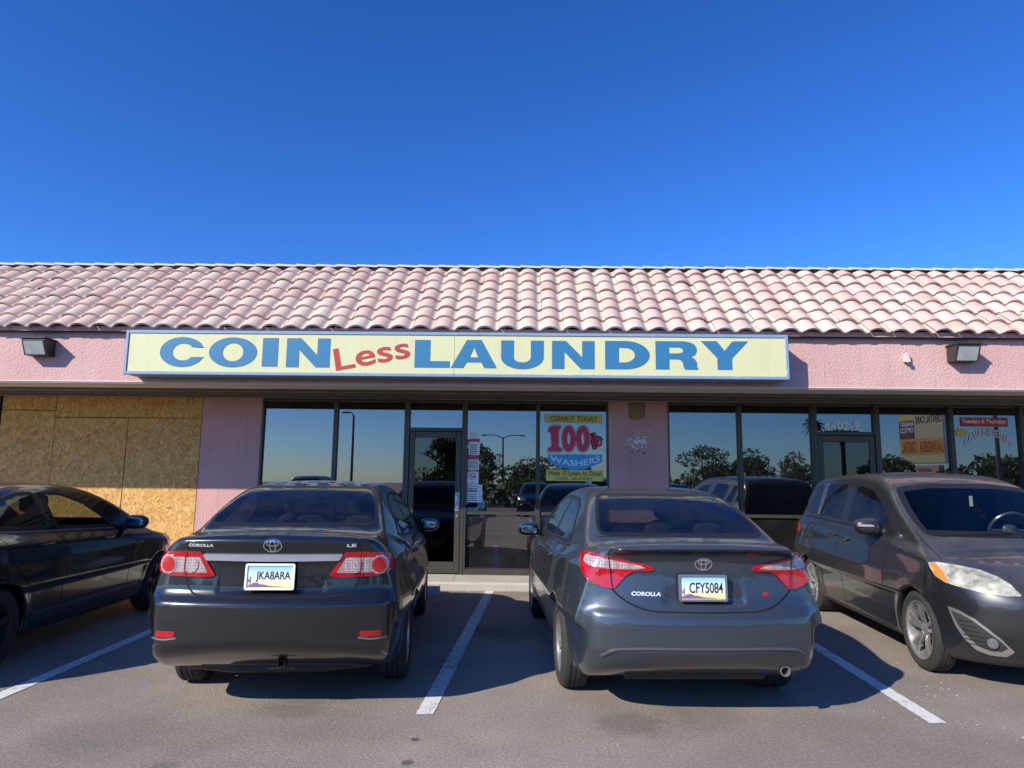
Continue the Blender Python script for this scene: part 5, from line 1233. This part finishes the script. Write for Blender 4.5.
# ---------------------------------------------------------------- behind the photographer: what the glass and paint mirror
def copy_tree(o, parent=None):
    c = o.copy(); COL.objects.link(c); c.parent = parent
    for ch in [x for x in o.children]: copy_tree(ch, c)
    return c
def leaf_crown(rng, blobs, n, size, shape='leaf'):
    V = []; F = []
    vol = np.array([b[3]*b[4]*b[5] for b in blobs]); vol = vol/vol.sum()
    for i in range(n):
        b = blobs[rng.choice(len(blobs), p=vol)]; d = rng.normal(size=3); d /= np.linalg.norm(d); rr = rng.uniform(.45, 1.05)**.6
        c = np.array(b[:3])+d*np.array(b[3:6])*rr
        a = rng.normal(size=3); a /= np.linalg.norm(a); e = np.cross(a, rng.normal(size=3)); e /= np.linalg.norm(e); s = size*rng.uniform(.6, 1.4); k = len(V)
        V += [c-a*s, c+e*s*.45, c+a*s, c-e*s*.45]; F.append((k, k+1, k+2, k+3))
    return V, F
def tree(name, x, y, h, w, label, mat, n=2600, size=.16, seed=1, cat='tree', group='trees mirrored in the shop windows'):
    rng = np.random.default_rng(seed); r = empty(name, (x, y, 0), 0); tag(r, label, cat, group)
    t = MB(); t.tube([(0, 0, -.1), (.05, 0, h*.25), (-.04, .05, h*.5), (0, 0, h*.75)], [.16*h/5, .12*h/5, .08*h/5, .03], 9)
    for k in range(6):
        a = k*1.05; z0 = h*(.28+.06*k); t.tube([(0, 0, z0), (math.cos(a)*w*.18, math.sin(a)*w*.18, z0+h*.12), (math.cos(a)*w*.34, math.sin(a)*w*.34, z0+h*.2)], [.07, .045, .015], 6)
    t.build('trunk', M['bark'], r)
    bl = []
    for k in range(20):
        a = rng.uniform(0, 6.28); q = rng.uniform(0, .36)*w; bl.append((math.cos(a)*q, math.sin(a)*q, h*rng.uniform(.25, .88)*(1-.4*q/w), w*rng.uniform(.11, .2), w*rng.uniform(.11, .2), h*rng.uniform(.09, .17)))
    V, F = leaf_crown(rng, bl, n, size); add_mesh('crown', V, F, mat, r); return r
def palm(x, y, h, label, seed=1, cw=1.5):
    rng = np.random.default_rng(seed); r = empty('palm_tree', (x, y, 0)); tag(r, label, 'palm tree', 'palms mirrored in the shop windows')
    t = MB(); t.tube([(0, 0, -.1), (.05, 0, h*.4), (.0, .05, h*.95)], [.2, .14, .13], 10); t.build('trunk', M['bark'], r)
    V = []; F = []
    for k in range(34):
        a = rng.uniform(0, 6.28); el = rng.uniform(-.9, 1.2); L = cw*rng.uniform(.8, 1.1); prev = None
        for i in range(9):
            u = i/8; rad = L*u*math.cos(el*.7); z = h*.96+L*u*math.sin(el)-.55*L*u*u; w_ = .16*math.sin(math.pi*min(1, u*.9+.1))+.02
            c = np.array([math.cos(a)*rad, math.sin(a)*rad, z]); s_ = np.array([-math.sin(a), math.cos(a), 0])*w_
            k0 = len(V); V += [c-s_-[0, 0, .06], c, c+s_-[0, 0, .06]]
            if i: F += [(k0-3, k0-2, k0+1, k0), (k0-2, k0-1, k0+2, k0+1)]
    add_mesh('fronds', V, F, M['palm'], r); return r
GYM = 2*(YF+.04)
def vm(px, Yv):       # world X of something mirrored at photo column px, virtual depth Yv
    return VMX(px, Yv), GYM-Yv
def VMX(px, Yv):
    a = math.radians(1.0); k = (px-512)/690; return Yv*(k*math.cos(a)-math.sin(a))/(math.cos(a)+k*math.sin(a))
for i, (px, Yv, h, w, lab, mt, n) in enumerate([
    (716, 62, 5.2, 7.6, 'dark leafy tree mirrored in the window right of the middle pier', 'leaf', 2600),
    (752, 66, 5.0, 6.6, 'loose green tree mirrored at the mullion right of the middle pier', 'leaf', 2200),
    (795, 55, 4.0, 5.0, 'pale olive tree mirrored in the pane left of the street number', 'leaf2', 2000),
    (448, 50, 5.4, 6.0, 'dark tree mirrored in the laundry door glass', 'leaf', 2600),
    (486, 60, 5.0, 4.6, 'thin tree mirrored just right of the taped notices', 'leaf', 1300),
    (528, 60, 4.2, 7.0, 'low spreading tree mirrored right of the inside post', 'leaf', 2000),
    (577, 58, 3.8, 6.6, 'low bushy tree mirrored beneath the laundry window lettering', 'leaf2', 2000),
    (884, 44, 3.6, 4.8, 'bushy tree mirrored left of the reflected pylon sign', 'leaf', 2200),
    (985, 40, 3.5, 5.0, 'dark bushy tree mirrored in the rightmost window', 'leaf', 2400)]):
    x, y = vm(px, Yv); tree('broadleaf_tree', x, y, h, w, lab, M[mt], n, .17, 20+i)
x, y = vm(843, 62); palm(x, y, 6.6, 'palm mirrored behind the street number on the right door', 3, .95)
x, y = vm(815, 58); palm(x, y, 6.9, 'palm mirrored at the frame left of the street number', 4, .9)
def lamp_post(px, Yv, h, arms, lab, lean=0.):
    x, y = vm(px, Yv); r = empty('street_lamp', (x, y, 0)); tag(r, lab, 'street lamp', 'street lamps mirrored in the shop windows')
    m = MB(); m.tube([(0, 0, 0), (lean*.5, 0, h*.5), (lean, 0, h)], [.13, .11, .09], 10); m.tube([(0, 0, -.05), (0, 0, .5)], .22, 12); m.build('pole', M['pole'], r)
    for s in arms:
        m = MB(); L = abs(s); sg = math.copysign(1, s); m.tube([(lean, 0, h-.1), (lean+sg*L*.35, 0, h+.22), (lean+sg*L*.75, 0, h+.30), (lean+sg*L, 0, h+.28)], .05, 8); m.build('arm', M['pole'], r)
        m = MB(); m.superel((lean+sg*(L+.2), 0, h+.25), (.34, .14, .08), 3, 16, 8); m.build('lamp_head', M['pole'], r)
    return r
lamp_post(354, 60, 7.1, [-.5], 'single arm street lamp mirrored in the window left of the laundry door')
lamp_post(504, 80, 6.5, [2.0, -2.0], 'twin arm street lamp mirrored between the notices and the laundry poster')
lamp_post(842, 48, 4.9, [.7, -.7], 'short twin head lamp mirrored in the glass of the right door')
lamp_post(997, 36, 6.5, [-.6], 'tall dark lamp pole mirrored in the rightmost window')
# pylon sign, faces the shop
x, y = vm(925, 56); r = empty('pylon_sign', (x, y, 0), R(68)); tag(r, 'boxy yellow and white pylon sign mirrored in the window right of the street number', 'sign')
SG = 56/690
m = MB(); m.bbox(-1.25, 1.35, -.25, .25, 0, 2.55, .05); m.build('column', M['farwall'], r)
m = MB(); m.bbox(-1.75, 1.35, -.3, .3, 2.5, 3.15, .05); m.build('base_box', M['farwall'], r)
m = MB(); m.bbox(-2.0, 2.0, -.35, .35, 3.3, 7.3, .03); m.build('cabinet', M['silver'], r)
def face(x0, x1, z0, z1, mat, name):
    m = MB(); m.box(x0, x1, .352, .36, z0, z1); return m.build(name, M[mat], r)
# panels are laid out as seen in the mirror (x reversed on the real face)
face(-1.95, 1.95, 3.35, 3.95, 'cream', 'panel'); face(-1.95, 1.95, 3.97, 5.25, 'gold', 'panel'); face(-1.95, -.55, 5.28, 6.75, 'navy', 'panel'); face(-.5, 1.95, 5.28, 7.2, 'cream', 'panel'); face(-1.95, -.55, 6.8, 7.2, 'yellow', 'panel')
def sign_words(s, x0, x1, z0, z1, mat, bold=.03):
    V, F = text_mesh(s, bold); X = x1-(x1-x0)*(1-V[:, 0]) if False else None
    xs = (-x0)-( (x1-x0)*V[:, 0]); m = MB(); m.add([(a, .364, z0+(z1-z0)*b) for a, b in zip(xs, V[:, 1])], F); m.build('panel_lettering', M[mat], r)
# seen from the shop (looking towards -Y) world +x is on the left: text must run towards -x
sign_words('LAVANDERIA', -1.85, .15, 4.15, 5.05, 'sred'); sign_words('CRISTAL', .40, 1.80, 4.15, 5.05, 'sred')
sign_words('DENTAL CARE', -1.85, .40, 6.45, 7.05, 'black'); sign_words('OPTICO', .62, 1.85, 5.75, 6.2, 'white'); sign_words('MARKET', .62, 1.85, 6.3, 6.65, 'white'); sign_words('24 HR', .8, 1.7, 5.38, 5.66, 'red'); sign_words('6400', -.55, .55, 2.7, 2.95, 'brown')
# cars across the aisle
for i, (x, y, rz, src, lab) in enumerate([
    (-3.4, -13.5, 180, LEFTCAR, 'dark sedan across the aisle mirrored in the laundry door glass'),
    (0.6, -13.2, 0, LEFTCAR, 'dark sedan across the aisle mirrored low between the notices and the poster'),
    (3.6, -13.6, 180, VAN, 'dark minivan across the aisle mirrored below the tree by the middle pier'),
    (6.9, -13.4, 180, LEFTCAR, 'dark sedan across the aisle mirrored low left of the right door'),
    (-9.8, -13.5, 180, VAN, 'dark minivan across the aisle mirrored in the left laundry window')]):
    c = copy_tree(src); c.location = (x, y if rz == 0 else y+4.5, 0); c.rotation_euler = (0, 0, R(rz)); tag(c, lab, src['category'], 'cars across the aisle')
m = MB()
rr = random.Random(8)
V, F = leaf_crown(np.random.default_rng(5), [(i*1.9-4.5+rr.uniform(-.5, .5), 0, rr.uniform(.5, 1.1), 1.5, .9, rr.uniform(.6, 1.1)) for i in range(24)], 6500, .22)
o = add_mesh('hedge', V, F, M['leaf']); o.location = (0, -21, 0); o.scale = (1, 1, 1.12); tag(o, 'long uneven hedge mirrored low in the laundry glass and the right hand windows', 'hedge')
m = MB(); m.box(-60, -22, -.1, 10, 0, 4.2); m.box(-60.2, -21.8, -.3, 10.2, 4.2, 4.5); o = m.build('distant_building', M['farwall']); o.location = (-30, -75, 0); tag(o, 'long low tan building far across the street, mirrored faintly', 'building')
